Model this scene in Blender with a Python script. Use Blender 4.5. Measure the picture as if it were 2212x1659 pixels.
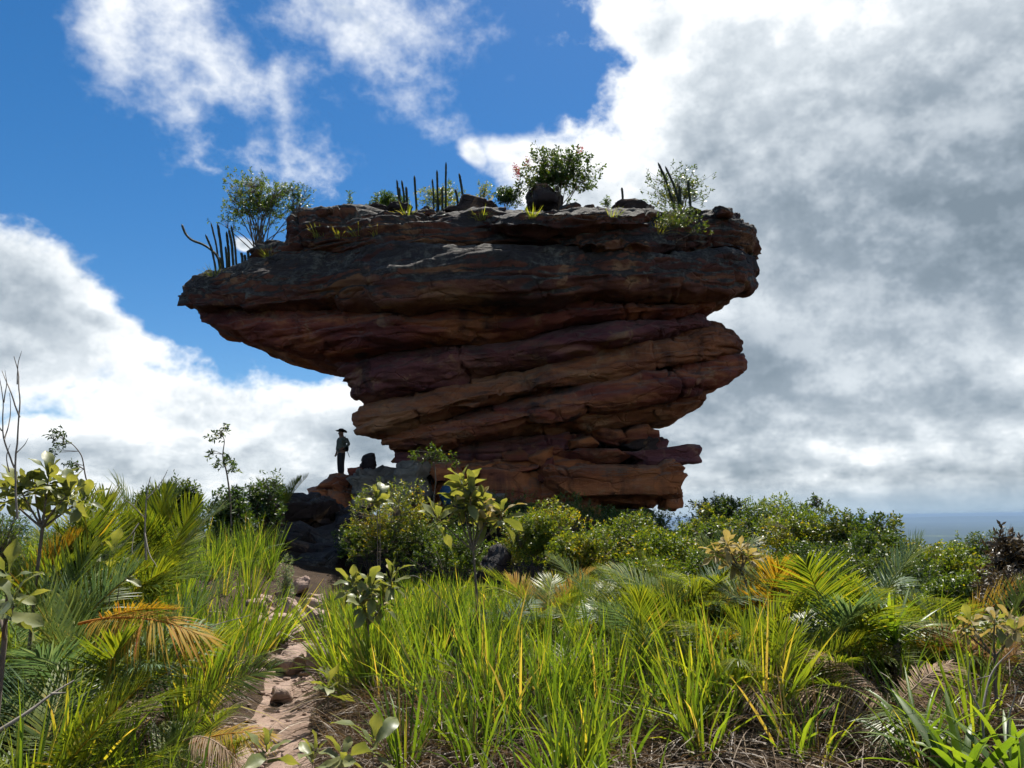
import bpy, bmesh, math, random
import numpy as np
from mathutils import Vector, Matrix, Euler
from mathutils.bvhtree import BVHTree

# ------------------------------------------------------------------ scene, camera, sky, sun, exposure
for o in list(bpy.data.objects):
    bpy.data.objects.remove(o, do_unlink=True)
SC = bpy.context.scene
COL = SC.collection
random.seed(7)
RNG = np.random.default_rng(7)

CAM_Z = 1.65
PITCH, ROLL, HFOV = math.radians(10.0), math.radians(0.85), math.radians(67.0)
PW, PH = 2212.0, 1659.0                       # picture measure used by at()
FPX = PW / 2 / math.tan(HFOV / 2)
cam_d = bpy.data.cameras.new('camera')
cam_d.sensor_width = 36.0
cam_d.angle = HFOV
cam_d.clip_start = 0.05
cam_d.clip_end = 250000.0
cam = bpy.data.objects.new('camera', cam_d)
COL.objects.link(cam)
cam.location = (0, 0, CAM_Z)
CAM_R = Matrix.Rotation(math.pi / 2 + PITCH, 3, 'X') @ Matrix.Rotation(-ROLL, 3, 'Z')
cam.rotation_euler = CAM_R.to_euler()
SC.camera = cam

def ray(px, py):
    return (CAM_R @ Vector(((px - PW / 2) / FPX, -(py - PH / 2) / FPX, -1.0))).normalized()

def at(px, py, y):
    """world point seen at (px, py) whose distance in front of the viewer is y metres"""
    d = ray(px, py)
    return Vector((0, 0, CAM_Z)) + d * (y / d.y)

SUN_EL, SUN_AZ = math.radians(63.0), math.radians(17.0)      # azimuth measured from +Y towards +X
SUN_DIR = Vector((math.sin(SUN_AZ) * math.cos(SUN_EL), math.cos(SUN_AZ) * math.cos(SUN_EL), math.sin(SUN_EL)))
sun_d = bpy.data.lights.new('sun', 'SUN')
sun_d.energy = 5.0
sun_d.angle = math.radians(0.53)
sun_d.color = (1.0, 0.95, 0.86)
sun = bpy.data.objects.new('sun', sun_d)
COL.objects.link(sun)
sun.rotation_euler = SUN_DIR.to_track_quat('Z', 'Y').to_euler()

SC.view_settings.view_transform = 'Standard'
SC.view_settings.look = 'None'
SC.view_settings.gamma = 1.0
SC.view_settings.exposure = 1.0
SC.view_settings.use_curve_mapping = False
SC.render.engine = 'CYCLES'
cy = SC.cycles
cy.use_denoising = True
cy.max_bounces = 7
cy.diffuse_bounces = 3
cy.glossy_bounces = 2
cy.transmission_bounces = 4
cy.transparent_max_bounces = 4
cy.volume_bounces = 0
cy.use_adaptive_sampling = True
cy.adaptive_threshold = 0.02
cy.adaptive_min_samples = 8
cy.sample_clamp_indirect = 4.0
cy.caustics_reflective = False
cy.caustics_refractive = False

# ------------------------------------------------------------------ node helpers
class NT:
    def __init__(self, tree):
        self.t = tree
        tree.nodes.clear()
    def n(self, typ, **kw):
        nd = self.t.nodes.new(typ)
        for k, v in kw.items():
            setattr(nd, k, v)
        return nd
    def put(self, sock, v):
        if v is None:
            return
        if isinstance(v, bpy.types.NodeSocket):
            self.t.links.new(v, sock)
        else:
            sock.default_value = v
    def math(self, op, a, b=None, c=None, clamp=False):
        nd = self.n('ShaderNodeMath', operation=op, use_clamp=clamp)
        for i, v in enumerate((a, b, c)):
            self.put(nd.inputs[i], v)
        return nd.outputs[0]
    def vmath(self, op, a, b=None, c=None):
        nd = self.n('ShaderNodeVectorMath', operation=op)
        self.put(nd.inputs[0], a)
        if b is not None:
            if op == 'SCALE':
                self.put(nd.inputs[3], b)
            else:
                self.put(nd.inputs[1], b)
        if c is not None:
            self.put(nd.inputs[2], c)
        return nd.outputs['Value'] if op in ('LENGTH', 'DOT_PRODUCT', 'DISTANCE') else nd.outputs[0]
    def noise(self, vec, scale, detail=4.0, rough=0.5, dist=0.0, out=0, typ='FBM'):
        nd = self.n('ShaderNodeTexNoise')
        nd.noise_type = typ
        self.put(nd.inputs['Vector'], vec)
        nd.inputs['Scale'].default_value = scale
        nd.inputs['Detail'].default_value = detail
        nd.inputs['Roughness'].default_value = rough
        nd.inputs['Distortion'].default_value = dist
        return nd.outputs[out]
    def ramp(self, fac, stops, interp='LINEAR'):
        nd = self.n('ShaderNodeValToRGB')
        cr = nd.color_ramp
        cr.interpolation = interp
        while len(cr.elements) < len(stops):
            cr.elements.new(0.5)
        for e, (p, c) in zip(cr.elements, stops):
            e.position = p
            e.color = (c[0], c[1], c[2], 1) if not isinstance(c, (int, float)) else (c, c, c, 1)
        self.put(nd.inputs[0], fac)
        return nd.outputs[0]
    def mix(self, fac, a, b, blend='MIX'):
        nd = self.n('ShaderNodeMix', data_type='RGBA', blend_type=blend)
        self.put(nd.inputs['Factor'], fac)
        for s, v in (('A', a), ('B', b)):
            sk = [i for i in nd.inputs if i.name == s and i.type == 'RGBA'][0]
            if isinstance(v, tuple):
                v = (v[0], v[1], v[2], 1)
            self.put(sk, v)
        return [o for o in nd.outputs if o.type == 'RGBA'][0]
    def maprange(self, v, a, b, c=0.0, d=1.0, smooth=True):
        nd = self.n('ShaderNodeMapRange')
        if smooth:
            nd.interpolation_type = 'SMOOTHSTEP'
        self.put(nd.inputs[0], v)
        for i, q in enumerate((a, b, c, d)):
            self.put(nd.inputs[i + 1], q)
        return nd.outputs[0]
    def mapping(self, vec, loc=(0, 0, 0), rot=(0, 0, 0), scale=(1, 1, 1), typ='POINT'):
        nd = self.n('ShaderNodeMapping', vector_type=typ)
        self.put(nd.inputs[0], vec)
        nd.inputs['Location'].default_value = loc
        nd.inputs['Rotation'].default_value = rot
        nd.inputs['Scale'].default_value = scale
        return nd.outputs[0]

# ------------------------------------------------------------------ sky: Nishita air and procedural cumulus
world = bpy.data.worlds.new('World')
SC.world = world
world.use_nodes = True
W = NT(world.node_tree)

def azel(px, py):
    d = ray(px, py)
    return math.atan2(d.x, d.y), math.asin(d.z)

def build_world():
    gen = W.n('ShaderNodeTexCoord').outputs['Generated']
    nrm = W.vmath('NORMALIZE', gen)
    sep = W.n('ShaderNodeSeparateXYZ')
    W.put(sep.inputs[0], nrm)
    X, Y, Z = sep.outputs
    az = W.math('ARCTAN2', X, Y)
    el = W.math('ARCSINE', Z)
    comb = W.n('ShaderNodeCombineXYZ')
    W.put(comb.inputs[0], az)
    W.put(comb.inputs[1], el)
    uv = comb.outputs[0]
    sky = W.n('ShaderNodeTexSky', sky_type='NISHITA')
    sky.sun_disc = False
    sky.sun_elevation = SUN_EL
    sky.sun_rotation = SUN_AZ
    sky.altitude = 700.0
    sky.air_density = 1.0
    sky.dust_density = 0.4
    sky.ozone_density = 2.5
    hsv = W.n('ShaderNodeHueSaturation')
    hsv.inputs['Saturation'].default_value = 1.36
    hsv.inputs['Value'].default_value = 0.95
    W.put(hsv.inputs['Color'], sky.outputs[0])
    skyc = hsv.outputs[0]

    # cloud banks in view: (px, py, half width, half height, turn, gain)
    banks = [
        (2050, 420, 720, 700, 0, 1.6), (1580, 300, 300, 420, 0, 1.25), (1300, 380, 240, 130, 0, 1.0), (1170, 350, 130, 60, .25, 0.85), (1062, 335, 42, 66, -.5, 0.7),
        (1430, 40, 150, 150, 0, 0.95), (1800, 900, 760, 420, 0, 1.5),
        (430, 125, 240, 90, .45, .23), (800, 80, 230, 100, 0, .23), (570, 205, 140, 46, .9, .19), (225, 70, 50, 100, -.4, .25), (985, 240, 80, 35, .5, .16),
        (-100, 640, 330, 170, .35, 1.1), (150, 690, 240, 75, .4, .70), (390, 875, 290, 100, .1, .85), (760, 925, 230, 75, 0, .8),
        (500, 1010, 1200, 120, 0, 1.5), (535, 545, 32, 24, 0, .75),
    ]
    v3 = W.vmath('MULTIPLY', nrm, (1.0, 1.0, 1.25))
    wob = W.vmath('SUBTRACT', W.noise(v3, 5.0, 2.0, 0.55, out=1), (0.5, 0.5, 0.5))
    uw = W.vmath('MULTIPLY_ADD', wob, (0.15, 0.15, 0.15), uv)
    acc = None
    for (px, py, hw, hh, turn, g) in banks:
        a, e = azel(px, py)
        if abs(turn) > 0.01:
            m = W.mapping(uw, (a, e, 0), (0, 0, -turn), (hw / FPX, hh / FPX, 1), 'TEXTURE')
        else:
            m = W.vmath('MULTIPLY_ADD', uw, (FPX / hw, FPX / hh, 0), (-a * FPX / hw, -e * FPX / hh, 0))
        b = W.math('MULTIPLY_ADD', W.vmath('LENGTH', m), -g, g)
        acc = b if acc is None else W.math('MAXIMUM', acc, b)
    # the rest of the sky: scattered cumulus of the same kind, and a closed deck towards the horizon
    rest = W.math('MULTIPLY_ADD', W.noise(v3, 1.6, 1.0, 0.5), 3.2, -1.75)
    outm = W.math('MAXIMUM', W.maprange(W.math('ABSOLUTE', az), 0.62, 0.95), W.maprange(el, 0.66, 0.85))
    rest = W.math('ADD', rest, W.math('MULTIPLY_ADD', outm, 4.0, -4.0))
    acc = W.math('MAXIMUM', acc, rest)
    acc = W.math('MAXIMUM', acc, W.maprange(el, 0.12, 0.02, -0.6, 1.0))
    acc = W.math('MAXIMUM', acc, -1.2)
    n1 = W.noise(v3, 6.5, 9.0, 0.62, 0.0)
    n1s = W.noise(v3, 6.5, 5.0, 0.62, 0.0)
    n1o = W.noise(W.vmath('ADD', v3, (0.010, 0.0, 0.030)), 6.5, 5.0, 0.62, 0.0)
    bil = W.math('ABSOLUTE', W.math('SUBTRACT', W.noise(v3, 15.0, 4.0, 0.55), 0.5))
    D = W.math('ADD', acc, W.math('MULTIPLY_ADD', n1, 1.7, -0.85))
    D = W.math('ADD', D, W.math('MULTIPLY_ADD', bil, -0.9, 0.12))
    # thin fibrous veils overhead on the left, firm-edged cumulus elsewhere
    veil = W.math('MULTIPLY', W.maprange(el, 0.36, 0.50), W.maprange(az, 0.10, 0.0))
    cover = W.maprange(D, -0.08, W.math('MULTIPLY_ADD', veil, 0.36, 0.28))
    thick = W.maprange(D, 0.05, 1.15)
    lit = W.maprange(W.math('SUBTRACT', n1s, n1o), -0.14, 0.16)
    edge = W.math('SUBTRACT', 1.0, thick)
    b = W.math('ADD', W.math('MULTIPLY', edge, 0.60), W.math('MULTIPLY', lit, 0.44))
    # broad swells of the deck seen in perspective: round overhead, streaked flat towards the horizon
    inv = W.math('DIVIDE', 1.0, W.math('MAXIMUM', W.math('ADD', Z, 0.28), 0.05))
    pl = W.n('ShaderNodeCombineXYZ')
    W.put(pl.inputs[0], W.math('MULTIPLY', X, inv))
    W.put(pl.inputs[1], W.math('MULTIPLY', Y, inv))
    sw = W.noise(pl.outputs[0], 1.25, 6.0, 0.50, 0.0)
    b = W.math('ADD', b, W.math('MULTIPLY_ADD', sw, 1.25, -0.52))
    b = W.math('ADD', b, W.maprange(el, 0.30, 0.56, 0.0, 0.30))
    b = W.math('ADD', b, W.maprange(el, 0.24, 0.09, 0.0, 0.12))
    # layered bands low over the horizon
    st_ = W.noise(W.vmath('MULTIPLY', uv, (4.0, 11.0, 1.0)), 2.4, 5.0, 0.62, 0.0)
    b = W.math('ADD', b, W.math('MULTIPLY', W.math('MULTIPLY_ADD', st_, 1.3, -0.56), W.maprange(el, 0.18, 0.05)))
    b = W.math('MULTIPLY', b, 1.0, clamp=True)
    cloudc = W.ramp(b, [(0.0, (0.115, 0.145, 0.172)), (0.25, (0.172, 0.206, 0.238)), (0.5, (0.275, 0.308, 0.338)), (0.75, (0.40, 0.43, 0.455)), (1.0, (0.58, 0.59, 0.59))])
    # sky texture strength stays near 0.1; clouds are given in the same picture-light units
    skym = W.vmath('SCALE', skyc, 0.061)
    c = W.mix(W.math('MULTIPLY', cover, 0.97), skym, cloudc)
    c = W.mix(W.maprange(el, 0.045, 0.0, 0.0, 0.75), c, (0.20, 0.275, 0.345))
    bg = W.n('ShaderNodeBackground')
    W.put(bg.inputs[0], c)
    bg.inputs[1].default_value = 1.0
    out = W.n('ShaderNodeOutputWorld')
    W.t.links.new(bg.outputs[0], out.inputs[0])
build_world()
world.cycles.sampling_method = 'MANUAL'
world.cycles.sample_map_resolution = 512

# ------------------------------------------------------------------ numpy helpers
def _hash(ix, iy, iz, seed):
    h = (ix.astype(np.int64) * 374761393 + iy.astype(np.int64) * 668265263 + iz.astype(np.int64) * 2147483647 + seed * 1274126177) & 0xFFFFFFFF
    h = ((h ^ (h >> 13)) * 1274126177) & 0xFFFFFFFF
    h = ((h ^ (h >> 16)) * 2246822519) & 0xFFFFFFFF
    return ((h ^ (h >> 15)) & 0xFFFFFF) / float(0xFFFFFF)

def vnoise(p, seed=0):
    p = np.asarray(p, float)
    i = np.floor(p).astype(np.int64)
    f = p - i
    f = f * f * f * (f * (f * 6 - 15) + 10)
    r = 0.0
    for dx in (0, 1):
        wx = f[..., 0] if dx else 1 - f[..., 0]
        for dy in (0, 1):
            wy = f[..., 1] if dy else 1 - f[..., 1]
            for dz in (0, 1):
                wz = f[..., 2] if dz else 1 - f[..., 2]
                r = r + wx * wy * wz * _hash(i[..., 0] + dx, i[..., 1] + dy, i[..., 2] + dz, seed)
    return r * 2 - 1

def fbm(p, octaves=4, seed=0, gain=0.5):
    p = np.asarray(p, float)
    r, a, n = 0.0, 1.0, 0.0
    for k in range(octaves):
        r = r + a * vnoise(p * (2.03 ** k) + 17.3 * k, seed + k * 31)
        n += a
        a *= gain
    return r / n

def sstep(a, b, x):
    t = np.clip((np.asarray(x, float) - a) / (b - a), 0, 1)
    return t * t * (3 - 2 * t)

def unit(v):
    return v / np.maximum(np.linalg.norm(v, axis=-1, keepdims=True), 1e-9)

def mesh_np(name, verts, quads=None, tris=None, mat=None, tint=None, smooth=False):
    me = bpy.data.meshes.new(name)
    verts = np.asarray(verts, np.float32).reshape(-1, 3)
    me.vertices.add(len(verts))
    me.vertices.foreach_set('co', verts.ravel())
    loops, starts, n0 = [], [], 0
    for fs, k in ((quads, 4), (tris, 3)):
        if fs is None or len(fs) == 0:
            continue
        fs = np.asarray(fs, np.int32).reshape(-1, k)
        loops.append(fs.ravel())
        starts.append(n0 + np.arange(len(fs), dtype=np.int32) * k)
        n0 += fs.size
    loops = np.concatenate(loops)
    starts = np.concatenate(starts)
    me.loops.add(len(loops))
    me.loops.foreach_set('vertex_index', loops)
    me.polygons.add(len(starts))
    me.polygons.foreach_set('loop_start', starts)
    me.update(calc_edges=True)
    if smooth:
        me.polygons.foreach_set('use_smooth', np.ones(len(starts), bool))
    if tint is not None:
        at_ = me.attributes.new('tint', 'FLOAT', 'POINT')
        at_.data.foreach_set('value', np.asarray(tint, np.float32).ravel())
    if mat is not None:
        me.materials.append(mat)
    me.validate()
    return me

def link(name, me, parent=None, mat=None):
    o = bpy.data.objects.new(name, me)
    COL.objects.link(o)
    if parent is not None:
        o.parent = parent
    if mat is not None and me is not None and len(me.materials):
        o.material_slots[0].link = 'OBJECT'
        o.material_slots[0].material = mat
    return o

def tag(o, label=None, cat=None, group=None, kind=None):
    if label: o['label'] = label
    if cat: o['category'] = cat
    if group: o['group'] = group
    if kind: o['kind'] = kind
    return o

def empty(name, loc, label, cat, group=None, rz=0.0):
    o = bpy.data.objects.new(name, None)
    COL.objects.link(o)
    o.location = loc
    o.rotation_euler = (0, 0, rz)
    o.empty_display_size = 0.2
    return tag(o, label, cat, group)

class Strips:
    """collects tapered ribbons (blades, leaflets, leaves)"""
    def __init__(self):
        self.v, self.q, self.t, self.n = [], [], [], 0
    def add(self, base, d0, nrm, L, Wd, g, segs, prof, tint, fold=0.0, tip=None):
        base, d0, nrm, g = (np.asarray(a, float).reshape(-1, 3) for a in (base, d0, nrm, g))
        m = len(base)
        L = np.broadcast_to(np.asarray(L, float), (m,))
        Wd = np.broadcast_to(np.asarray(Wd, float), (m,))
        tint = np.broadcast_to(np.asarray(tint, float), (m,))
        g = np.broadcast_to(g, (m, 3))
        side = unit(np.cross(d0, nrm))
        up = unit(np.cross(side, d0))
        T = np.linspace(0, 1, segs + 1)
        ctr = base[:, None] + L[:, None, None] * (d0[:, None] * T[None, :, None] + g[:, None] * (T ** 2)[None, :, None])
        w = (Wd[:, None] * np.asarray(prof)[None, :])[:, :, None] * 0.5
        lift = up[:, None] * w * fold
        a = ctr - side[:, None] * w + lift
        b = ctr + side[:, None] * w + lift
        V = np.stack([a, b], 2).reshape(m, -1, 3)
        k = (segs + 1) * 2
        idx = self.n + np.arange(m)[:, None] * k
        for s in range(segs):
            o = s * 2
            self.q.append(np.stack([idx[:, 0] + o, idx[:, 0] + o + 1, idx[:, 0] + o + 3, idx[:, 0] + o + 2], 1))
        self.v.append(V.reshape(-1, 3))
        tt = tint[:, None] * np.ones((1, k))
        if tip is not None:                           # withered tips
            tt = np.minimum(tt + np.asarray(tip)[:, None] * np.repeat(T ** 4, 2)[None], 1.0)
        self.t.append(tt.ravel())
        self.n += m * k
    def mesh(self, name, mat):
        return mesh_np(name, np.concatenate(self.v), np.concatenate(self.q), None, mat, np.concatenate(self.t))

class Tubes:
    """collects tapered tubes along polylines"""
    def __init__(self):
        self.v, self.q, self.n = [], [], 0
    def add(self, pts, r, sides=5):
        pts = np.asarray(pts, float)
        r = np.broadcast_to(np.asarray(r, float), (len(pts),))
        tg = unit(np.gradient(pts, axis=0))
        ref = np.array([0.31, 0.57, 0.76])
        e1 = unit(np.cross(tg, ref))
        e2 = np.cross(tg, e1)
        an = np.arange(sides) * 2 * math.pi / sides
        ring = pts[:, None] + r[:, None, None] * (np.cos(an)[None, :, None] * e1[:, None] + np.sin(an)[None, :, None] * e2[:, None])
        n = len(pts)
        self.v.append(ring.reshape(-1, 3))
        i = self.n + np.arange((n - 1) * sides).reshape(n - 1, sides)
        j = np.roll(i, -1, axis=1)
        self.q.append(np.stack([i, j, j + sides, i + sides], 2).reshape(-1, 4))
        self.n += n * sides
    def mesh(self, name, mat):
        return mesh_np(name, np.concatenate(self.v), np.concatenate(self.q), None, mat, None, True)

def bez(a, b, c, n):
    t = np.linspace(0, 1, n)[:, None]
    a, b, c = (np.asarray(q, float) for q in (a, b, c))
    return a * (1 - t) ** 2 + 2 * b * t * (1 - t) + c * t ** 2

# ------------------------------------------------------------------ materials
def material(name):
    m = bpy.data.materials.new(name)
    m.use_nodes = True
    return m, NT(m.node_tree)

def finish(nt, shader, volume=None):
    out = nt.n('ShaderNodeOutputMaterial')
    if shader is not None:
        nt.t.links.new(shader, out.inputs['Surface'])
    if volume is not None:
        nt.t.links.new(volume, out.inputs['Volume'])

def leaf_mat(name, stops, trans=0.45, gloss=0.42, tint_back=(2.2, 1.9, 0.5), spec=0.5):
    m, t = material(name)
    f = t.n('ShaderNodeAttribute', attribute_name='tint').outputs['Fac']
    oi = t.n('ShaderNodeObjectInfo').outputs['Random']
    f = t.math('ADD', f, t.math('MULTIPLY_ADD', oi, 0.16, -0.08), clamp=True)
    pos = t.n('ShaderNodeNewGeometry').outputs['Position']
    nz = t.noise(pos, 9.0, 2.0)
    f = t.math('ADD', f, t.math('MULTIPLY_ADD', nz, 0.3, -0.15), clamp=True)
    c = t.ramp(f, stops)
    p = t.n('ShaderNodeBsdfPrincipled')
    t.put(p.inputs['Base Color'], c)
    p.inputs['Roughness'].default_value = gloss
    p.inputs['Specular IOR Level'].default_value = spec
    tr = t.n('ShaderNodeBsdfTranslucent')
    t.put(tr.inputs['Color'], t.mix(1.0, c, tint_back, 'MULTIPLY'))
    mx = t.n('ShaderNodeMixShader')
    mx.inputs[0].default_value = trans
    t.t.links.new(p.outputs[0], mx.inputs[1])
    t.t.links.new(tr.outputs[0], mx.inputs[2])
    finish(t, mx.outputs[0])
    return m

def plain_mat(name, col, rough=0.8, var=0.35, scale=6.0, col2=None, bump=0.0, bscale=40.0, spec=0.3):
    m, t = material(name)
    pos = t.n('ShaderNodeNewGeometry').outputs['Position']
    nz = t.noise(pos, scale, 4.0, 0.6)
    c2 = col2 or tuple(q * (1 - var) for q in col)
    c = t.ramp(nz, [(0.3, c2), (0.7, col)])
    p = t.n('ShaderNodeBsdfPrincipled')
    t.put(p.inputs['Base Color'], c)
    p.inputs['Roughness'].default_value = rough
    p.inputs['Specular IOR Level'].default_value = spec
    if bump:
        bn = t.n('ShaderNodeBump')
        bn.inputs['Strength'].default_value = bump
        bn.inputs['Distance'].default_value = 0.02
        t.put(bn.inputs['Height'], t.noise(pos, bscale, 4.0, 0.6))
        t.t.links.new(bn.outputs[0], p.inputs['Normal'])
    finish(t, p.outputs[0])
    return m

def rock_mat(name, reds, crust=0.5, stains=0.5, strata=True, lichen=(0.16, 0.17, 0.13), crust_col=(0.085, 0.082, 0.075), bias=0.25):
    """banded sandstone: colour beds, dark varnish streaks, grey lichen crust on faces that look up"""
    m, t = material(name)
    geo = t.n('ShaderNodeNewGeometry')
    pos, nor = geo.outputs['Position'], geo.outputs['Normal']
    # beds dip down to the lower left
    band = t.mapping(pos, rot=(0, math.radians(6), 0), scale=(0.22, 0.22, 0.85 if strata else 0.5))
    nb = t.noise(band, 1.0, 5.0, 0.62, 0.6)
    c = t.ramp(nb, reds)
    fine = t.mapping(pos, rot=(0, math.radians(6), 0), scale=(1.2, 1.2, 9.0))
    nf = t.noise(fine, 1.0, 5.0, 0.65, 0.4)
    c = t.mix(t.maprange(nf, 0.40, 0.75, 0.0, 0.42), c, tuple(0.40 * q for q in reds[len(reds) // 2][1]))
    # pale scars where flakes came off
    ns = t.noise(pos, 0.8, 6.0, 0.65, 0.8)
    c = t.mix(t.maprange(ns, 0.57, 0.70, 0.0, 0.65), c, (0.30, 0.18, 0.10))
    # varnish running down the faces
    run = t.mapping(pos, scale=(1.3, 1.3, 0.16))
    nr = t.noise(run, 1.0, 5.0, 0.6, 0.3)
    ng = t.noise(pos, 0.33, 3.0, 0.5)
    st = t.math('MULTIPLY', t.maprange(nr, 0.46, 0.66), t.maprange(ng, 0.40, 0.62))
    c = t.mix(t.math('MULTIPLY', st, stains), c, (0.016, 0.014, 0.016))
    # lichen crust
    sp = t.n('ShaderNodeSeparateXYZ')
    t.put(sp.inputs[0], nor)
    nl = t.noise(pos, 2.2, 6.0, 0.65)
    upf = t.maprange(t.math('ADD', sp.outputs[2], t.math('MULTIPLY_ADD', nl, 1.7, -0.85)), bias, bias + 0.4)
    lm = t.math('MULTIPLY', t.maprange(t.noise(pos, 3.1, 8.0, 0.78), 0.44, 0.66), t.maprange(t.noise(pos, 0.6, 4.0, 0.6), 0.38, 0.62))
    cl = t.mix(lm, crust_col, lichen)
    c = t.mix(t.math('MULTIPLY', upf, crust), c, cl)
    p = t.n('ShaderNodeBsdfPrincipled')
    t.put(p.inputs['Base Color'], c)
    p.inputs['Roughness'].default_value = 0.86
    p.inputs['Specular IOR Level'].default_value = 0.25
    h = t.math('ADD', t.math('MULTIPLY', nf, 0.8), t.math('MULTIPLY', t.noise(pos, 5.0, 7.0, 0.68), 0.9))
    # hairline cracks
    vo = t.n('ShaderNodeTexVoronoi', feature='DISTANCE_TO_EDGE')
    t.put(vo.inputs['Vector'], t.vmath('ADD', t.mapping(pos, scale=(0.45, 0.45, 1.1)), t.vmath('SCALE', t.noise(pos, 1.2, 3.0, out=1), 0.6)))
    vo.inputs['Scale'].default_value = 0.9
    crack = t.maprange(vo.outputs['Distance'], 0.0, 0.035)
    h = t.math('ADD', h, t.math('MULTIPLY', crack, 0.7))
    bn = t.n('ShaderNodeBump')
    bn.inputs['Strength'].default_value = 0.75
    bn.inputs['Distance'].default_value = 0.09
    t.put(bn.inputs['Height'], h)
    t.t.links.new(bn.outputs[0], p.inputs['Normal'])
    finish(t, p.outputs[0])
    return m

M = {}
RED = [(0.28, (0.032, 0.011, 0.015)), (0.40, (0.105, 0.026, 0.025)), (0.50, (0.19, 0.055, 0.033)), (0.60, (0.29, 0.11, 0.048)), (0.72, (0.095, 0.030, 0.032))]
M['rock_purple'] = rock_mat('sandstone_purple', [(0.28, (0.035, 0.014, 0.024)), (0.42, (0.095, 0.032, 0.042)), (0.54, (0.15, 0.055, 0.055)), (0.64, (0.22, 0.10, 0.07)), (0.76, (0.075, 0.026, 0.034))], 0.3, 0.8)
M['rock_brown'] = rock_mat('sandstone_brown', [(0.28, (0.055, 0.020, 0.014)), (0.40, (0.150, 0.050, 0.026)), (0.52, (0.25, 0.095, 0.043)), (0.64, (0.33, 0.165, 0.08)), (0.78, (0.14, 0.042, 0.030))], 0.3, 0.75)
M['rock'] = rock_mat('sandstone_dark', RED, 0.32, 0.9)
M['cap'] = rock_mat('sandstone_cap', [(0.28, (0.028, 0.016, 0.018)), (0.42, (0.080, 0.032, 0.028)), (0.52, (0.135, 0.054, 0.036)), (0.62, (0.23, 0.12, 0.065)), (0.74, (0.065, 0.026, 0.025))], 0.95, 0.95, bias=-0.30, crust_col=(0.022, 0.021, 0.021), lichen=(0.115, 0.118, 0.10))
M['base'] = rock_mat('sandstone_rust', [(0.25, (0.075, 0.026, 0.018)), (0.42, (0.23, 0.074, 0.030)), (0.55, (0.37, 0.135, 0.050)), (0.68, (0.24, 0.078, 0.038)), (0.85, (0.10, 0.035, 0.025))], 0.45, 0.7)
M['grey'] = rock_mat('stone_grey', [(0.25, (0.11, 0.098, 0.082)), (0.5, (0.19, 0.175, 0.145)), (0.75, (0.26, 0.23, 0.185))], 0.6, 0.35, False, (0.22, 0.225, 0.175), (0.12, 0.12, 0.105))
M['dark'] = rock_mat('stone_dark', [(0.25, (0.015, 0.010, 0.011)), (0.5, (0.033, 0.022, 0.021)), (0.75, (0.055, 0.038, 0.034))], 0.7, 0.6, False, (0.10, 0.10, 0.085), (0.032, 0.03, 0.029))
M['pale'] = rock_mat('stone_pale', [(0.25, (0.24, 0.155, 0.12)), (0.5, (0.33, 0.23, 0.185)), (0.75, (0.40, 0.29, 0.235))], 0.15, 0.1, False)
GREEN = [(0.0, (0.018, 0.040, 0.010)), (0.35, (0.042, 0.082, 0.013)), (0.65, (0.095, 0.140, 0.016)), (0.85, (0.21, 0.215, 0.022)), (1.0, (0.36, 0.25, 0.03))]
M['grass'] = leaf_mat('grass_blade', [(0.0, (0.028, 0.058, 0.014)), (0.36, (0.072, 0.132, 0.020)), (0.70, (0.190, 0.255, 0.032)), (0.86, (0.32, 0.29, 0.055)), (1.0, (0.36, 0.28, 0.12))], 0.48, 0.42, spec=0.4)
M['dry'] = leaf_mat('grass_dry', [(0.0, (0.07, 0.045, 0.028)), (0.45, (0.125, 0.082, 0.048)), (0.8, (0.23, 0.17, 0.105)), (1.0, (0.40, 0.33, 0.24))], 0.25, 0.55, (1.1, 0.95, 0.6))
M['bush'] = leaf_mat('leaf_bush', GREEN, 0.42, 0.42, spec=0.35)
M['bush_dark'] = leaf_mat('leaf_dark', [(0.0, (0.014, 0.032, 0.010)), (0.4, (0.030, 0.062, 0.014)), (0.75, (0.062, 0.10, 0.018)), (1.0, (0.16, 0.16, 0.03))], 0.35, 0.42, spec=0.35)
M['bush_brown'] = leaf_mat('leaf_brown', [(0.0, (0.03, 0.02, 0.014)), (0.5, (0.075, 0.055, 0.03)), (0.85, (0.14, 0.11, 0.06)), (1.0, (0.10, 0.13, 0.04))], 0.3, 0.45, (1.1, 1.0, 0.6))
M['broad'] = leaf_mat('leaf_broad', [(0.0, (0.06, 0.085, 0.040)), (0.45, (0.14, 0.165, 0.058)), (0.8, (0.26, 0.27, 0.10)), (0.92, (0.38, 0.33, 0.12)), (1.0, (0.38, 0.25, 0.06))], 0.45, 0.42, (1.35, 1.2, 0.4), 0.4)
M['wither'] = leaf_mat('leaf_withered', [(0.0, (0.16, 0.13, 0.05)), (0.5, (0.31, 0.26, 0.12)), (0.85, (0.40, 0.33, 0.19)), (1.0, (0.33, 0.15, 0.06))], 0.42, 0.6, (1.15, 1.0, 0.5), 0.2)
M['palm'] = leaf_mat('palm_green', [(0.0, (0.035, 0.068, 0.014)), (0.45, (0.095, 0.135, 0.020)), (0.8, (0.19, 0.21, 0.026)), (1.0, (0.33, 0.25, 0.04))], 0.42, 0.40, spec=0.35)
M['palm_blue'] = leaf_mat('palm_silver', [(0.0, (0.055, 0.105, 0.06)), (0.5, (0.12, 0.185, 0.10)), (0.9, (0.24, 0.28, 0.16)), (1.0, (0.34, 0.30, 0.14))], 0.36, 0.55, (1.2, 1.2, 0.6), 0.15)
M['palm_gold'] = leaf_mat('palm_gold', [(0.0, (0.22, 0.18, 0.03)), (0.5, (0.38, 0.255, 0.03)), (0.85, (0.40, 0.19, 0.03)), (1.0, (0.28, 0.10, 0.03))], 0.45, 0.6, (1.1, 0.95, 0.4), 0.12)
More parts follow.
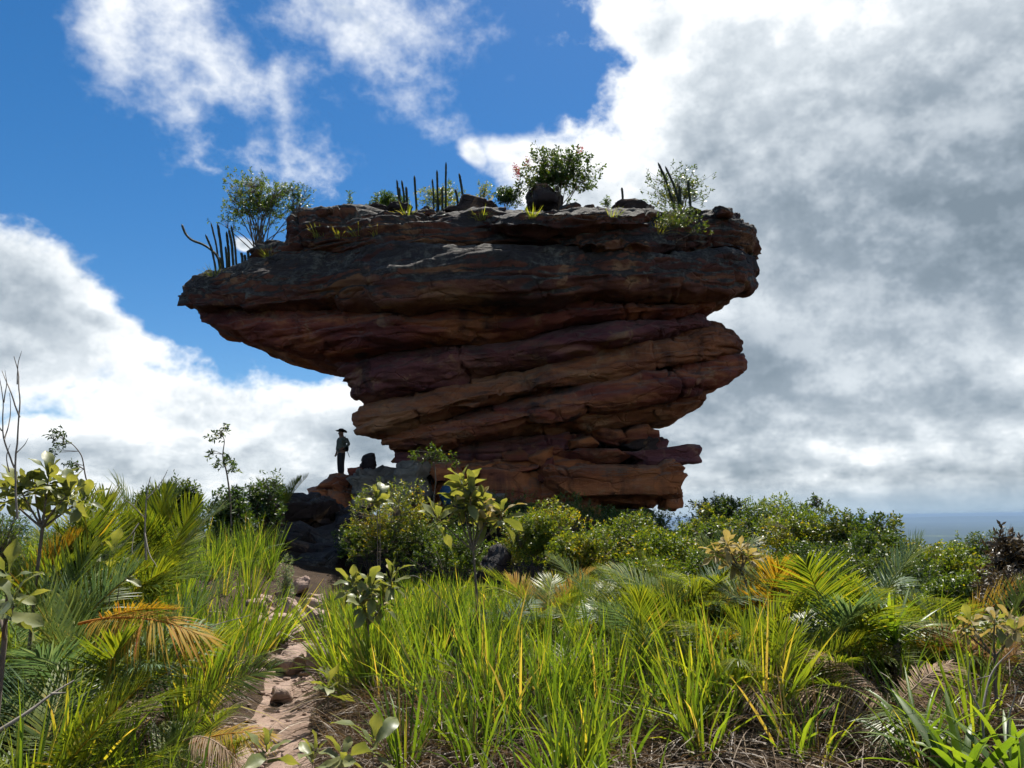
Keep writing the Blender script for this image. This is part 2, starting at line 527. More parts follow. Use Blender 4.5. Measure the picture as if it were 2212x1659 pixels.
M['palm_dry'] = leaf_mat('palm_dry', [(0.0, (0.10, 0.06, 0.035)), (0.5, (0.25, 0.165, 0.10)), (0.85, (0.40, 0.31, 0.22)), (1.0, (0.20, 0.10, 0.05))], 0.25, 0.65, (1.1, 0.95, 0.6), 0.12)
M['bark'] = plain_mat('bark', (0.16, 0.125, 0.095), 0.9, 0.5, 14.0)
M['bark_pale'] = plain_mat('bark_pale', (0.27, 0.235, 0.195), 0.9, 0.45, 14.0)
M['cactus'] = plain_mat('cactus_skin', (0.034, 0.044, 0.024), 0.7, 0.5, 8.0)
M['spine'] = plain_mat('cactus_spine', (0.26, 0.22, 0.14), 0.7, 0.4, 20.0)
M['flower'] = leaf_mat('flower_pink', [(0.0, (0.35, 0.05, 0.07)), (1.0, (0.55, 0.14, 0.16))], 0.4, 0.5, (1.0, 0.8, 0.8))
M['hat'] = plain_mat('felt_hat', (0.025, 0.021, 0.018), 0.9)
M['shirt'] = plain_mat('camouflage_cloth', (0.10, 0.115, 0.095), 0.9, 0.75, 9.0, (0.03, 0.04, 0.035))
M['trousers'] = plain_mat('dark_cloth', (0.018, 0.017, 0.018), 0.9)
M['skin'] = plain_mat('skin', (0.16, 0.085, 0.055), 0.6, 0.15)
M['boot'] = plain_mat('boot_leather', (0.03, 0.024, 0.018), 0.7)
M['pack'] = plain_mat('pack_cloth', (0.02, 0.022, 0.026), 0.85)
M['strap'] = plain_mat('strap_teal', (0.06, 0.16, 0.18), 0.8)
M['blue'] = plain_mat('blue_nylon', (0.018, 0.075, 0.15), 0.6, 0.4, 5.0, (0.012, 0.04, 0.085))
M['blue_trim'] = plain_mat('pale_trim', (0.24, 0.30, 0.22), 0.7)

# ------------------------------------------------------------------ ground, path, plain
PATH = np.array([(0.1, -3.0), (-0.25, 0.8), (-0.75, 3.2), (-1.42, 5.2), (-1.86, 6.2), (-2.25, 7.4), (-2.45, 8.4), (-2.75, 10.0), (-3.35, 12.0), (-4.2, 14.5), (-4.75, 16.3)])
def path_dist(x, y):
    P = np.stack([np.asarray(x, float), np.asarray(y, float)], -1)
    best = np.full(P.shape[:-1], 1e9)
    for a, b in zip(PATH[:-1], PATH[1:]):
        ab = b - a
        t = np.clip(((P - a) @ ab) / (ab @ ab), 0, 1)
        best = np.minimum(best, np.linalg.norm(P - (a + t[..., None] * ab), axis=-1))
    return best

def ground_z(x, y):
    x, y = np.asarray(x, float), np.asarray(y, float)
    z = 0.0 * x
    z = z + 0.75 * sstep(-3.2, -8.0, x) * sstep(4, 13, y)                     # left bank
    z = z - 0.06 + 0.06 * sstep(0, 2.0, x + 1.5) * sstep(3, 8, y)              # right bank
    rise = sstep(18, 31, y)
    z = z + rise * (1.35 * sstep(12.5, 5, x) * sstep(-16, -6, x) - 0.9 * sstep(8, 18, x))
    z = z - 0.35 * sstep(4, 11, x) * sstep(6, 16, y)
    d = path_dist(np.clip(x, -40, 40), np.clip(y, -40, 60))
    z = z - 0.22 * np.exp(-(d / 0.55) ** 2)
    near = np.exp(-((x / 60) ** 2 + ((y - 15) / 60) ** 2))
    P = np.stack([x * 0.35, y * 0.35, 0 * x], -1)
    z = z + 0.22 * fbm(P, 4, 3) * near
    z = z + 0.16 * (fbm(np.stack([x * 1.3, y * 1.3, 0 * x], -1), 2, 61)) * near * sstep(0.5, 1.0, path_dist(np.clip(x, -40, 40), np.clip(y, -40, 60))) * sstep(14, 9, y)
    # the tableland ends; slopes run down to the plain far below
    r = np.hypot(x, y - 12)
    drop = 42 * sstep(34, 150, r) + 270 * sstep(60, 1500, r)
    z = z - drop * (1 + 0.12 * fbm(np.stack([x * 0.004, y * 0.004, 0 * x], -1), 3, 9))
    far = sstep(22000, 40000, r)
    z = z + far * (30 + 330 * np.clip(fbm(np.stack([x / 9000, y / 9000, 0 * x], -1), 4, 21) + 0.15, 0, 1))
    z = z + 10 * sstep(1500, 4000, r) * fbm(np.stack([x / 900, y / 900, 0 * x], -1), 3, 5)
    return z

def axis(lo, hi, step, far):
    core = np.arange(lo, hi + step / 2, step)
    g, s = [], step
    v = hi
    while v < far:
        s *= 1.16
        v += s
        g.append(v)
    h, s = [], step
    v = lo
    while v > -far:
        s *= 1.16
        v -= s
        h.append(v)
    return np.array(h[::-1] + list(core) + g)

gx, gy = axis(-16, 18, 0.27, 90000), axis(-3, 34, 0.27, 90000)
GX, GY = np.meshgrid(gx, gy)
GZ = ground_z(GX, GY)
nxg, nyg = len(gx), len(gy)
ii = np.arange(nxg * nyg).reshape(nyg, nxg)
gq = np.stack([ii[:-1, :-1], ii[:-1, 1:], ii[1:, 1:], ii[1:, :-1]], -1).reshape(-1, 4)

m, t = material('ground_soil')
pos = t.n('ShaderNodeNewGeometry').outputs['Position']
n1 = t.noise(pos, 1.4, 6.0, 0.65)
n2 = t.noise(pos, 11.0, 5.0, 0.7)
soil = t.ramp(n1, [(0.3, (0.022, 0.016, 0.011)), (0.55, (0.040, 0.027, 0.018)), (0.75, (0.07, 0.047, 0.033))])
soil = t.mix(t.maprange(n2, 0.52, 0.72, 0, 0.4), soil, (0.10, 0.072, 0.046))
# far below: woods, pasture and cleared fields of the plain
sp = t.n('ShaderNodeSeparateXYZ')
t.put(sp.inputs[0], pos)
kmp = t.vmath('SCALE', pos, 0.001)
nf = t.noise(kmp, 1.1, 6.0, 0.6)
plainc = t.ramp(nf, [(0.35, (0.012, 0.024, 0.014)), (0.56, (0.020, 0.034, 0.018)), (0.63, (0.06, 0.085, 0.03)), (0.67, (0.10, 0.12, 0.05)), (0.72, (0.022, 0.040, 0.018))])
nf2 = t.noise(kmp, 9.0, 4.0, 0.7)
plainc = t.mix(t.maprange(nf2, 0.4, 0.7, 0, 0.6), plainc, (0.014, 0.027, 0.014))
slope = t.maprange(sp.outputs[2], -6.0, -30.0)
c = t.mix(slope, soil, plainc)
p = t.n('ShaderNodeBsdfPrincipled')
t.put(p.inputs['Base Color'], c)
p.inputs['Roughness'].default_value = 0.95
p.inputs['Specular IOR Level'].default_value = 0.1
bn = t.n('ShaderNodeBump')
bn.inputs['Strength'].default_value = 0.6
bn.inputs['Distance'].default_value = 0.05
t.put(bn.inputs['Height'], n2)
t.t.links.new(bn.outputs[0], p.inputs['Normal'])
finish(t, p.outputs[0])
M['soil'] = m
ground = link('ground', mesh_np('ground', np.stack([GX, GY, GZ], -1).reshape(-1, 3), gq, None, M['soil'], None, True))
tag(ground, 'dark earth of the tableland falling away to a far blue plain', kind='structure')

def gz(x, y):
    return float(ground_z(np.array([x]), np.array([y]))[0])

# trodden sandy path, its own sheet just above the ground
m, t = material('path_sand')
pos = t.n('ShaderNodeNewGeometry').outputs['Position']
n1 = t.noise(pos, 2.5, 6.0, 0.65)
n2 = t.noise(pos, 26.0, 5.0, 0.7)
c = t.ramp(n1, [(0.3, (0.17, 0.118, 0.09)), (0.5, (0.26, 0.185, 0.145)), (0.7, (0.34, 0.255, 0.205))])
c = t.mix(t.maprange(n2, 0.56, 0.70, 0, 0.65), c, (0.13, 0.085, 0.06))
p = t.n('ShaderNodeBsdfPrincipled')
t.put(p.inputs['Base Color'], c)
p.inputs['Roughness'].default_value = 0.95
p.inputs['Specular IOR Level'].default_value = 0.1
bn = t.n('ShaderNodeBump')
bn.inputs['Strength'].default_value = 0.8
bn.inputs['Distance'].default_value = 0.04
t.put(bn.inputs['Height'], t.math('ADD', n2, t.noise(pos, 6.0, 5.0)))
t.t.links.new(bn.outputs[0], p.inputs['Normal'])
finish(t, p.outputs[0])
M['sand'] = m
def resample(P, n):
    s = np.concatenate([[0], np.cumsum(np.linalg.norm(np.diff(P, axis=0), axis=1))])
    u = np.linspace(0, s[-1], n)
    Q = np.stack([np.interp(u, s, P[:, k]) for k in (0, 1)], 1)
    k = np.ones(9) / 9
    return np.stack([np.convolve(np.pad(Q[:, j], 4, mode='edge'), k, 'valid') for j in (0, 1)], 1)
pc = resample(PATH, 150)
tg = unit(np.gradient(pc, axis=0))
nrmp = np.stack([tg[:, 1], -tg[:, 0]], 1)
wl = 0.38 + 0.14 * fbm(np.stack([np.arange(150) * 0.13, np.zeros(150), np.zeros(150)], -1), 3, 5)
wr = 0.38 + 0.16 * fbm(np.stack([np.arange(150) * 0.13, np.zeros(150) + 9, np.zeros(150)], -1), 3, 6)
rows = []
for u in np.linspace(-1, 1, 9):
    w = np.where(u < 0, wl, wr) * u
    xy = pc + nrmp * w[:, None]
    zz = ground_z(xy[:, 0], xy[:, 1]) + 0.012 - 0.03 * (abs(u) > 0.95)
    rows.append(np.concatenate([xy, zz[:, None]], 1))
PV = np.stack(rows, 1)
ii = np.arange(150 * 9).reshape(150, 9)
pq = np.stack([ii[:-1, :-1], ii[:-1, 1:], ii[1:, 1:], ii[1:, :-1]], -1).reshape(-1, 4)
path = link('path', mesh_np('path', PV.reshape(-1, 3), pq, None, M['sand'], None, True))
tag(path, 'narrow trodden path of pinkish sand between the grass banks', kind='structure')

# ------------------------------------------------------------------ the mushroom-shaped sandstone rock
ROCK_V, ROCK_F, _off = [], [], 0
YR = 30.5                                       # depth of the rock's widest outline

def collect(V, Q):
    global _off
    ROCK_V.append(np.asarray(V))
    ROCK_F.append(np.asarray(Q) + _off)
    _off += len(V)

def bed(name, rings, mat, parent, seed, depth=6.0, nu=620, nv=30, n=2.7, amp=1.0, dip=0.12, steps=2.0):
    """one sandstone bed: lofted through rings (xl, yl, xr, yr, front); outline rounded in plan, dipping to the viewer"""
    R = []
    for (xl, yl, xr, yr, f) in rings:
        a, b = at(xl, yl, YR), at(xr, yr, YR)
        R.append((a.x, a.z, b.x, b.z, f))
    R = np.array(R)
    u = np.linspace(0, len(R) - 1, nv)
    k = np.arange(len(R))
    R = np.stack([np.interp(u, k, R[:, j]) for j in range(5)], 1)
    kern = np.array([0.25, 0.5, 0.25])
    for _ in range(2):
        Rs = R.copy()
        Rs[1:-1] = kern[0] * R[:-2] + kern[1] * R[1:-1] + kern[2] * R[2:]
        R = Rs
    nf = int(nu * 0.72)
    phi = np.concatenate([np.linspace(0, math.pi, nf, endpoint=False), np.linspace(math.pi, 2 * math.pi, nu - nf, endpoint=False)])
    # spread the front samples evenly along x
    cs, sn = np.cos(phi), np.sin(phi)
    e = 2.0 / n
    ex, ey = np.sign(cs) * np.abs(cs) ** e, np.sign(sn) * np.abs(sn) ** e
    def ring(row, shrink=1.0):
        xl, zl, xr, zr, f = row
        xc, hx = (xl + xr) / 2, (xr - xl) / 2
        x = xc + hx * ex * shrink
        ff = f * (1 + 0.28 * vnoise(np.stack([x * 0.28, 0 * x + row[1] * 0.25, 0 * x + seed * 3.1], -1), 4))
        y = np.where(ey > 0, YR - ff * ey * shrink, YR - depth * ey * shrink)
        tt = (x - xl) / max(xr - xl, 1e-6)
        z = zl + (zr - zl) * tt - dip * (YR - y) * (y < YR)
        return np.stack([x, y, z], -1)
    rows = [ring(R[0], s) for s in (0.03, 0.4, 0.75, 0.93)] + [ring(r) for r in R] + [ring(R[-1], s) for s in (0.93, 0.75, 0.4, 0.03)]
    V = np.stack(rows, 0)
    # outward directions
    dv = np.gradient(V, axis=0)
    du = np.roll(V, -1, 1) - np.roll(V, 1, 1)
    N = unit(np.cross(du, dv))
    ctr = V.mean(axis=(0, 1))
    if (N * (V - ctr)).sum() < 0:
        N = -N
    h = V[..., 2] - 0.07 * V[..., 0] + 0.35 * fbm(V * 0.22, 3, seed + 2)
    P = V.copy()
    P[..., 2] = h
    low = fbm(V * np.array([0.28, 0.28, 0.5]), 3, seed)
    saw = (h * steps + 0.6 * fbm(V * 0.5, 2, seed + 4)) % 1.0
    ledge = np.where(saw < 0.88, saw / 0.88, (1 - saw) / 0.12) - 0.5
    mid = fbm(P * np.array([0.7, 0.7, 2.6]), 4, seed + 7, 0.55)
    fin = fbm(P * np.array([2.2, 2.2, 7.0]), 4, seed + 9, 0.6)
    keep = sstep(-0.15, 0.25, fbm(V * 0.4, 2, seed + 12))
    d = 0.42 * low + 0.16 * ledge * keep + 0.15 * mid + 0.08 * fin
    # broken blocks: courses along the bedding, split by staggered joints, each block proud or recessed
    hb = h * (steps * 1.4 + 0.8) + 0.35 * fbm(V * 0.8, 2, seed + 21)
    row_ = np.floor(hb)
    xb = V[..., 0] * 0.55 + _hash(row_, 0 * row_, 0 * row_, seed) * 7 + 0.2 * fbm(V * 1.1, 2, seed + 22)
    bid = np.floor(xb)
    blk = _hash(row_, bid, 0 * row_, seed + 3) - 0.5
    jn = np.minimum(np.minimum(hb - row_, 1 - (hb - row_)) / (steps * 1.4 + .8), np.minimum(xb - bid, 1 - (xb - bid)) / 0.55)
    broken = sstep(-0.05, 0.25, fbm(V * np.array([.35, .35, .7]), 2, seed + 24))
    d = d + broken * (0.21 * blk - 0.11 * np.exp(-(jn / 0.05) ** 2))
    # steep joints that cut the bed into blocks
    rg = np.random.default_rng(seed)
    wx = V[..., 0] + 0.25 * fbm(V * 0.9, 3, seed + 15) + 0.25 * (V[..., 2] - ctr[2])
    for xj in rg.uniform(V[..., 0].min() + 1, V[..., 0].max() - 1, 4):
        d = d - 0.16 * np.exp(-((wx - xj) / 0.06) ** 2) * sstep(0.0, 0.3, vnoise(V * 0.6 + xj, seed))
    V = V + N * (d * amp)[..., None]
    r, c = V.shape[:2]
    i = np.arange(r * c).reshape(r, c)
    j = np.roll(i, -1, 1)
    Q = np.stack([i[:-1], j[:-1], j[1:], i[1:]], -1).reshape(-1, 4)
    V = V.reshape(-1, 3)
    collect(V, Q)
    return link(name, mesh_np(name, V, Q, None, mat, None, True), parent)

base_pt = at(1020, 1010, YR)
rock = empty('mushroom_rock', (0, 0, 0), 'huge dark red layered sandstone rock overhanging on a narrow foot', 'rock')
BEDS = [
    ('cap_bed', [(700, 452, 1550, 462, 2.2), (652, 460, 1578, 466, 3.2), (642, 490, 1606, 495, 3.7), (640, 520, 1604, 535, 3.8), (600, 552, 1590, 562, 3.0)], 'cap', 11, dict(depth=5.0, dip=.36, steps=2.8, amp=1.5, nv=60, n=3.2)),
    ('rim_bed', [(1035, 462, 1400, 462, 3.0), (1018, 470, 1420, 468, 4.2), (1015, 492, 1425, 494, 4.3), (1040, 520, 1400, 518, 3.4)], 'cap', 12, dict(depth=1.0, nu=300, nv=34, dip=.36, amp=1.2)),
    ('ledge_bed', [(600, 546, 1550, 544, 3.1), (480, 582, 1580, 546, 3.6), (418, 608, 1602, 556, 3.9), (399, 634, 1616, 585, 4.0), (401, 662, 1610, 620, 3.8), (438, 682, 1560, 650, 2.6)], 'cap', 13, dict(nv=66, steps=1.0, amp=1.3, dip=.31, n=3.4)),
    ('red_bed', [(440, 674, 1550, 628, 2.4), (446, 700, 1535, 645, 3.0), (500, 722, 1530, 655, 3.3), (556, 750, 1528, 664, 3.2), (650, 772, 1524, 674, 2.6), (740, 788, 1520, 684, 1.6)], 'rock', 14, dict(nv=60, steps=1.3, dip=.26, n=3.1)),
    ('upper_bed', [(680, 768, 1516, 668, 1.5), (732, 786, 1524, 680, 2.3), (742, 815, 1530, 694, 2.6), (766, 850, 1545, 702, 2.2), (812, 874, 1550, 710, 1.2)], 'rock_purple', 15, dict(nv=60, steps=1.7, dip=.22)),
    ('middle_bed', [(800, 856, 1540, 698, 1.3), (776, 880, 1580, 716, 2.1), (768, 905, 1596, 738, 2.5), (776, 932, 1594, 754, 2.2), (822, 946, 1570, 766, 1.2)], 'rock_brown', 16, dict(nv=60, steps=1.6, dip=.18, amp=1.0)),
    ('shoulder_bed', [(815, 925, 1580, 752, 1.2), (820, 942, 1608, 766, 2.1), (828, 958, 1602, 796, 2.4), (846, 976, 1570, 825, 1.9), (880, 984, 1520, 838, .9)], 'rock', 17, dict(nv=60, steps=1.8, dip=.16, amp=1.0)),
    ('belly_bed', [(900, 940, 1512, 822, 1.0), (905, 950, 1528, 846, 1.7), (950, 958, 1520, 870, 1.7), (1000, 962, 1470, 900, 1.0), (1060, 960, 1390, 920, .2)], 'rock_brown', 18, dict(nv=50, steps=1.2, dip=.12, amp=.9)),
    ('neck_bed', [(826, 935, 1260, 905, .0), (830, 955, 1255, 940, .3), (848, 978, 1250, 972, .4), (852, 1000, 1245, 998, .2)], 'rock_purple', 19, dict(nu=400, nv=36, amp=.9, dip=.1)),
    ('foot_bed', [(842, 985, 1290, 975, .3), (846, 1010, 1300, 1010, .6), (856, 1060, 1300, 1080, .7), (880, 1130, 1300, 1150, .8)], 'base', 20, dict(nu=400, nv=36, amp=.9, dip=.05)),
]
for nm, rings, mt, sd, kw in BEDS:
    bed(nm, rings, M[mt], rock, sd, **kw)

# ------------------------------------------------------------------ loose stones and boulders
_ico = {}
def ico(sub):
    if sub not in _ico:
        bm = bmesh.new()
        bmesh.ops.create_icosphere(bm, subdivisions=sub, radius=1)
        bm.verts.ensure_lookup_table()
        _ico[sub] = (np.array([v.co[:] for v in bm.verts]), np.array([[v.index for v in f.verts] for f in bm.faces]))
        bm.free()
    return _ico[sub]

def stone(name, c, size, label, mat, seed, rot=(0, 0, 0), sub=4, box=0.5, cuts=7, rough=1.0, layered=0.0, cat='stone', group=None):
    """a broken block: rounded box, random split faces, weathering"""
    P, F = ico(sub)
    rg = np.random.default_rng(seed)
    p = np.sign(P) * np.abs(P) ** box
    p = p / np.abs(p).max()
    for _ in range(cuts):
        nn = unit(rg.normal(size=3))
        lim = rg.uniform(0.62, 0.95)
        over = np.maximum(p @ nn - lim, 0)
        p = p - over[:, None] * nn * 0.95
    s = np.array(size) / 2
    q = p * s
    k = 1.0 / max(size)
    d = 0.16 * fbm(q * k * 3.0 + seed, 3, seed) + 0.10 * fbm(q * k * 9 + seed, 5, seed + 3, 0.65)
    if max(size) > 1.6:                               # big stones are jointed into courses and blocks
        hb = q[:, 2] * 2.2 + 0.4 * fbm(q * 0.9 + seed, 2, seed + 8)
        rw = np.floor(hb)
        xb = (q[:, 0] + 0.6 * q[:, 1]) * 0.8 + _hash(rw, 0 * rw, 0 * rw, seed) * 7 + 0.25 * fbm(q * 1.3 + seed, 2, seed + 9)
        bi = np.floor(xb)
        jn = np.minimum(np.minimum(hb - rw, 1 - hb + rw) / 2.2, np.minimum(xb - bi, 1 - xb + bi) / 0.8)
        d = d + (0.30 * (_hash(rw, bi, 0 * rw, seed) - 0.5) - 0.14 * np.exp(-(jn / 0.05) ** 2)) / min(size)
    if layered:
        d = d + layered * fbm(np.stack([q[:, 0] * 0.8, q[:, 1] * 0.8, q[:, 2] * 9], -1) + seed, 4, seed + 5)
    q = q + unit(p) * (d * min(size) * rough)[:, None]
    Rm = np.array(Euler(rot).to_matrix())
    q = q @ Rm.T
    q0 = q + np.array(c)
    me = mesh_np(name, q, None, F, mat, None, True)
    me.shade_flat() if False else None
    o = link(name, me)
    o.location = c
    ROCK_V.append(q0)
    STONE_T.append((q0, F))
    return tag(o, label, cat, group)
STONE_T = []

def stone_px(name, x0, y0, x1, y1, y, label, mat, seed, dy=None, ground=False, **kw):
    """a stone that fills the picture box x0..x1, y0..y1 with its middle at distance y"""
    a, b = at(x0, y1, y), at(x1, y0, y)
    w, h = b.x - a.x, b.z - a.z
    dy = dy or 0.8 * max(w, h)
    if ground:
        g = gz((a.x + b.x) / 2, y)
        sh = g - 0.10 * h - a.z
        a.z += sh
        b.z += sh
    return stone(name, ((a.x + b.x) / 2, y, (a.z + b.z) / 2), (w * 1.04, dy, h * 1.04), label, M[mat], seed, **kw)

# under the rock: the big rusty foundation block, slabs and wedged stones
S = stone_px
S('boulder', 1172, 1008, 1452, 1104, 31.0, 'massive rust orange block under the right half of the rock', 'base', 1, dy=4.5, box=.3, cuts=5, layered=.10, sub=6, cat='boulder', rough=1.1)
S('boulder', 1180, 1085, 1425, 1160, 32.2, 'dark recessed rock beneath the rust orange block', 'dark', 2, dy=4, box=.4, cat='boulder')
S('boulder', 1030, 1005, 1195, 1110, 31.0, 'reddish block left of the rust orange foundation block', 'base', 3, dy=3.5, box=.35, cat='boulder', rough=.7)
S('rock_slab', 1335, 968, 1496, 1012, 30.6, 'thin dark flaky slab jutting out farthest right at the rock foot', 'rock_purple', 4, dy=3.0, box=.35, layered=.16, sub=5, cuts=5, cat='slab')
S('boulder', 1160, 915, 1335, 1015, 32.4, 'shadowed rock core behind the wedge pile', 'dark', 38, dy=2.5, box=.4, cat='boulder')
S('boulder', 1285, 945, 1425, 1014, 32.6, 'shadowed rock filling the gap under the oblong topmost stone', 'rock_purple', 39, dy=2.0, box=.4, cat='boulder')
S('rock_slab', 1195, 972, 1365, 1018, 30.8, 'purple brown slab wedged between orange block and the loose stones', 'rock', 5, dy=3.2, box=.35, layered=.1, cat='slab')
S('stone', 1334, 926, 1421, 964, 30.8, 'oblong rusty stone topmost at the right with sky behind it', 'rock', 6, dy=1.6, box=.42, cat='stone')
S('stone', 1320, 950, 1412, 978, 30.9, 'flat dark stone right under the oblong rusty topmost stone', 'dark', 7, dy=1.6, box=.4, cat='stone')
S('stone', 1255, 924, 1342, 968, 30.7, 'grey brown leaning stone touching the underside of the rock', 'rock', 8, dy=1.6, rot=(0, .3, .2), box=.5, cat='stone')
S('stone', 1226, 940, 1288, 975, 30.5, 'rusty stone at the left end of the leaning grey brown stone', 'base', 9, dy=1.2, rot=(0, -.2, .3), cat='stone')
S('stone', 1200, 938, 1244, 966, 30.6, 'small purplish stone below the dark belly of the rock', 'rock', 10, dy=1.0, cat='stone')
S('stone', 1176, 950, 1218, 984, 30.4, 'pointed upright small stone in the wedge pile', 'rock', 11, dy=.8, rot=(0, .5, 0), cuts=10, cat='stone')
S('stone', 1140, 972, 1206, 1004, 30.2, 'tan tilted stone in the wedge pile', 'base', 12, dy=.9, rot=(0, -.35, .2), cat='stone')
S('stone', 1085, 970, 1150, 998, 30.3, 'long purple stone at the left of the wedge pile', 'rock', 13, dy=.9, cat='stone')
S('stone', 1070, 996, 1168, 1030, 30.0, 'squat maroon block above the reddish block', 'rock', 14, dy=1.2, box=.35, cat='stone')
S('stone', 1160, 992, 1200, 1040, 30.1, 'narrow upright stone beside the squat maroon block', 'rock', 15, dy=.9, box=.4, cat='stone')
S('stone', 985, 996, 1080, 1030, 30.0, 'ochre stone with a pale curled edge in the wedge pile', 'base', 16, dy=1.1, rot=(0, -.15, 0), cat='stone')
S('stone', 930, 1000, 1010, 1050, 29.9, 'ochre block behind the slim yellow green tree', 'base', 17, dy=1.2, box=.4, cat='stone')
S('stone', 1425, 1008, 1462, 1052, 31.0, 'small upright rusty block stacked at the far right of the foot', 'base', 18, dy=1.2, box=.35, cat='stone')
S('stone', 1424, 1048, 1466, 1104, 30.9, 'ragged rusty stone overhanging at the bottom right corner of the foot', 'base', 19, dy=1.2, layered=.15, cat='stone')
# the person's ledge and its boulders
S('boulder', 690, 1026, 768, 1078, 30.9, 'rust brown ledge block the person stands on', 'base', 21, dy=3.0, box=.28, cuts=4, rough=.45, cat='boulder')
S('boulder', 664, 1050, 732, 1088, 30.4, 'rust orange block stepping down left of the ledge block', 'base', 22, dy=1.8, box=.35, cat='boulder')
S('boulder', 700, 1040, 780, 1120, 29.9, 'orange brown slanted boulder right below the ledge block', 'base', 23, dy=1.8, rot=(0, .15, .2), box=.4, cat='boulder')
S('boulder', 757, 1003, 858, 1100, 29.6, 'large greenish grey boulder right of the ledge block', 'grey', 24, dy=2.6, box=.45, cat='boulder', sub=5)
S('boulder', 845, 1004, 932, 1104, 29.3, 'blue grey boulder split from the greenish boulder by a dark crack', 'grey', 25, dy=2.2, box=.42, cat='boulder', sub=5)
S('boulder', 858, 996, 912, 1024, 29.8, 'small grey stone capping the blue grey boulder', 'grey', 26, dy=1.2, cat='stone')
S('stone', 775, 978, 818, 1030, 30.9, 'dark pointed upright stone standing behind the greenish boulder', 'dark', 27, dy=.9, cuts=11, rot=(0, .1, .3), box=.7, cat='stone')
S('stone', 750, 1006, 784, 1032, 30.7, 'small maroon stone between the person and the dark pointed stone', 'rock', 28, dy=.5, cat='stone', sub=3)
S('boulder', 985, 1046, 1095, 1115, 29.0, 'low grey boulder behind the big-leaved sapling', 'grey', 29, dy=1.6, box=.4, cat='boulder')
S('boulder', 960, 1090, 1030, 1150, 28.2, 'rounded purplish boulder half hidden by the big-leaved sapling', 'dark', 30, dy=1.4, cat='boulder')
S('boulder', 565, 1062, 748, 1165, 27.2, 'broad dark lichen covered boulder left below the person', 'dark', 31, dy=4.0, box=.45, layered=.06, rot=(0, -.12, 0), cat='boulder', sub=5)
S('boulder', 715, 1092, 812, 1150, 26.0, 'flat grey lichen slab below the orange brown boulder', 'dark', 32, dy=2.6, box=.4, layered=.1, cat='boulder')
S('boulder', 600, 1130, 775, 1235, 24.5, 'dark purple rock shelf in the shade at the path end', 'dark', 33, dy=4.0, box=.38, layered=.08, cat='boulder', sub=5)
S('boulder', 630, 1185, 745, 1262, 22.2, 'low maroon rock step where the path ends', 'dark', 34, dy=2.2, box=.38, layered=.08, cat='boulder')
S('boulder', 1030, 1150, 1105, 1270, 18.6, 'dark boulder in the gap behind the tall grass', 'dark', 35, dy=1.2, ground=True, cat='boulder')
# pale stones of the path
pst = [(598, 1300, 660, 1345, 14.6, 'large flat pale stone highest on the path'), (640, 1296, 692, 1322, 15.2, 'brown flat stone above the large flat pale stone'),
       (655, 1322, 712, 1372, 12.9, 'rounded pale boulder at the right edge of the path'), (604, 1340, 650, 1366, 12.6, 'small pale slab below the large flat pale stone'),
       (596, 1382, 684, 1432, 10.4, 'broad pinkish step stone across the path'), (672, 1384, 706, 1430, 10.3, 'narrow stone beside the broad pinkish step stone'),
       (690, 1394, 716, 1424, 10.2, 'small dark sided stone at the grass edge of the path'), (630, 1278, 664, 1300, 17.5, 'small pale stone where the path meets the shade'),
       (668, 1282, 700, 1304, 16.6, 'small brown stone beside the shaded path end'), (606, 1362, 640, 1384, 11.6, 'little buff stone left of the step stone')]
rgp = random.Random(12)
ORD = ['nearest', 'second', 'third', 'fourth', 'fifth', 'sixth', 'seventh', 'eighth', 'ninth', 'tenth', 'eleventh', 'twelfth']
for k in range(12):
    yy_ = 9.2 + k * .7
    i_ = int(np.argmin(np.abs(pc[:, 1] - yy_)))
    xp = pc[i_, 0] + rgp.uniform(-.55, .55)
    sz = rgp.uniform(.18, .42)
    stone('path_stone', (xp, yy_, gz(xp, yy_) + sz * .12), (sz * 1.3, sz, sz * .7), ORD[k] + ' of the scattered small pale stones counted up the path', M['pale'], 150 + k, rot=(0, 0, rgp.uniform(0, 3)), sub=3, box=.45, cuts=8, cat='stone', group='scattered small stones on the path')
for k, (x0, y0, x1, y1, y, lb) in enumerate(pst):
    S('path_stone', x0 - 4, y0 - 14, x1 + 4, y1 + 4, y, lb, 'pale', 50 + k, dy=None, ground=True, box=.42, cuts=9, sub=4, rot=(0.1 * (k % 3 - 1), 0.08 * (k % 2), 0.3 * k), cat='stone', group='pale stones along the path')
# weathered knobs on top of the cap
knobs = [(1495, 466, 1612, 545, 30.3, 'cap', 'grey weathered knob at the right end of the rock top'), (1535, 500, 1632, 575, 30.6, 'cap', 'dark jagged block under the grey weathered knob'),
         (1138, 412, 1212, 478, 30.6, 'dark', 'round black boulder in front of the dense round bush on top'), (975, 432, 1075, 492, 30.3, 'dark', 'black boulder right of the tall cactus row on top'),
         (640, 466, 755, 505, 30.2, 'dark', 'flat black stones at the left end of the upper tier'), (745, 462, 860, 498, 30.3, 'dark', 'flat dark slab on the upper tier near the lone sprig'),
         (1300, 446, 1400, 490, 30.4, 'dark', 'low black stone left of the right hand cactus bush'), (540, 526, 660, 572, 30.2, 'cap', 'tilted dark slab under the spreading bush on the left'),
         (430, 606, 540, 650, 29.9, 'cap', 'pale grey block at the left tip of the ledge'), (1270, 532, 1600, 576, 29.4, 'cap', 'long grey lichen slab along the right edge of the ledge')]
for k, (x0, y0, x1, y1, y, mt, lb) in enumerate(knobs):
    S('summit_stone', x0, y0, x1, y1, y, lb, mt, 80 + k, dy=2.4, box=.42, layered=.16, cuts=9, cat='stone')

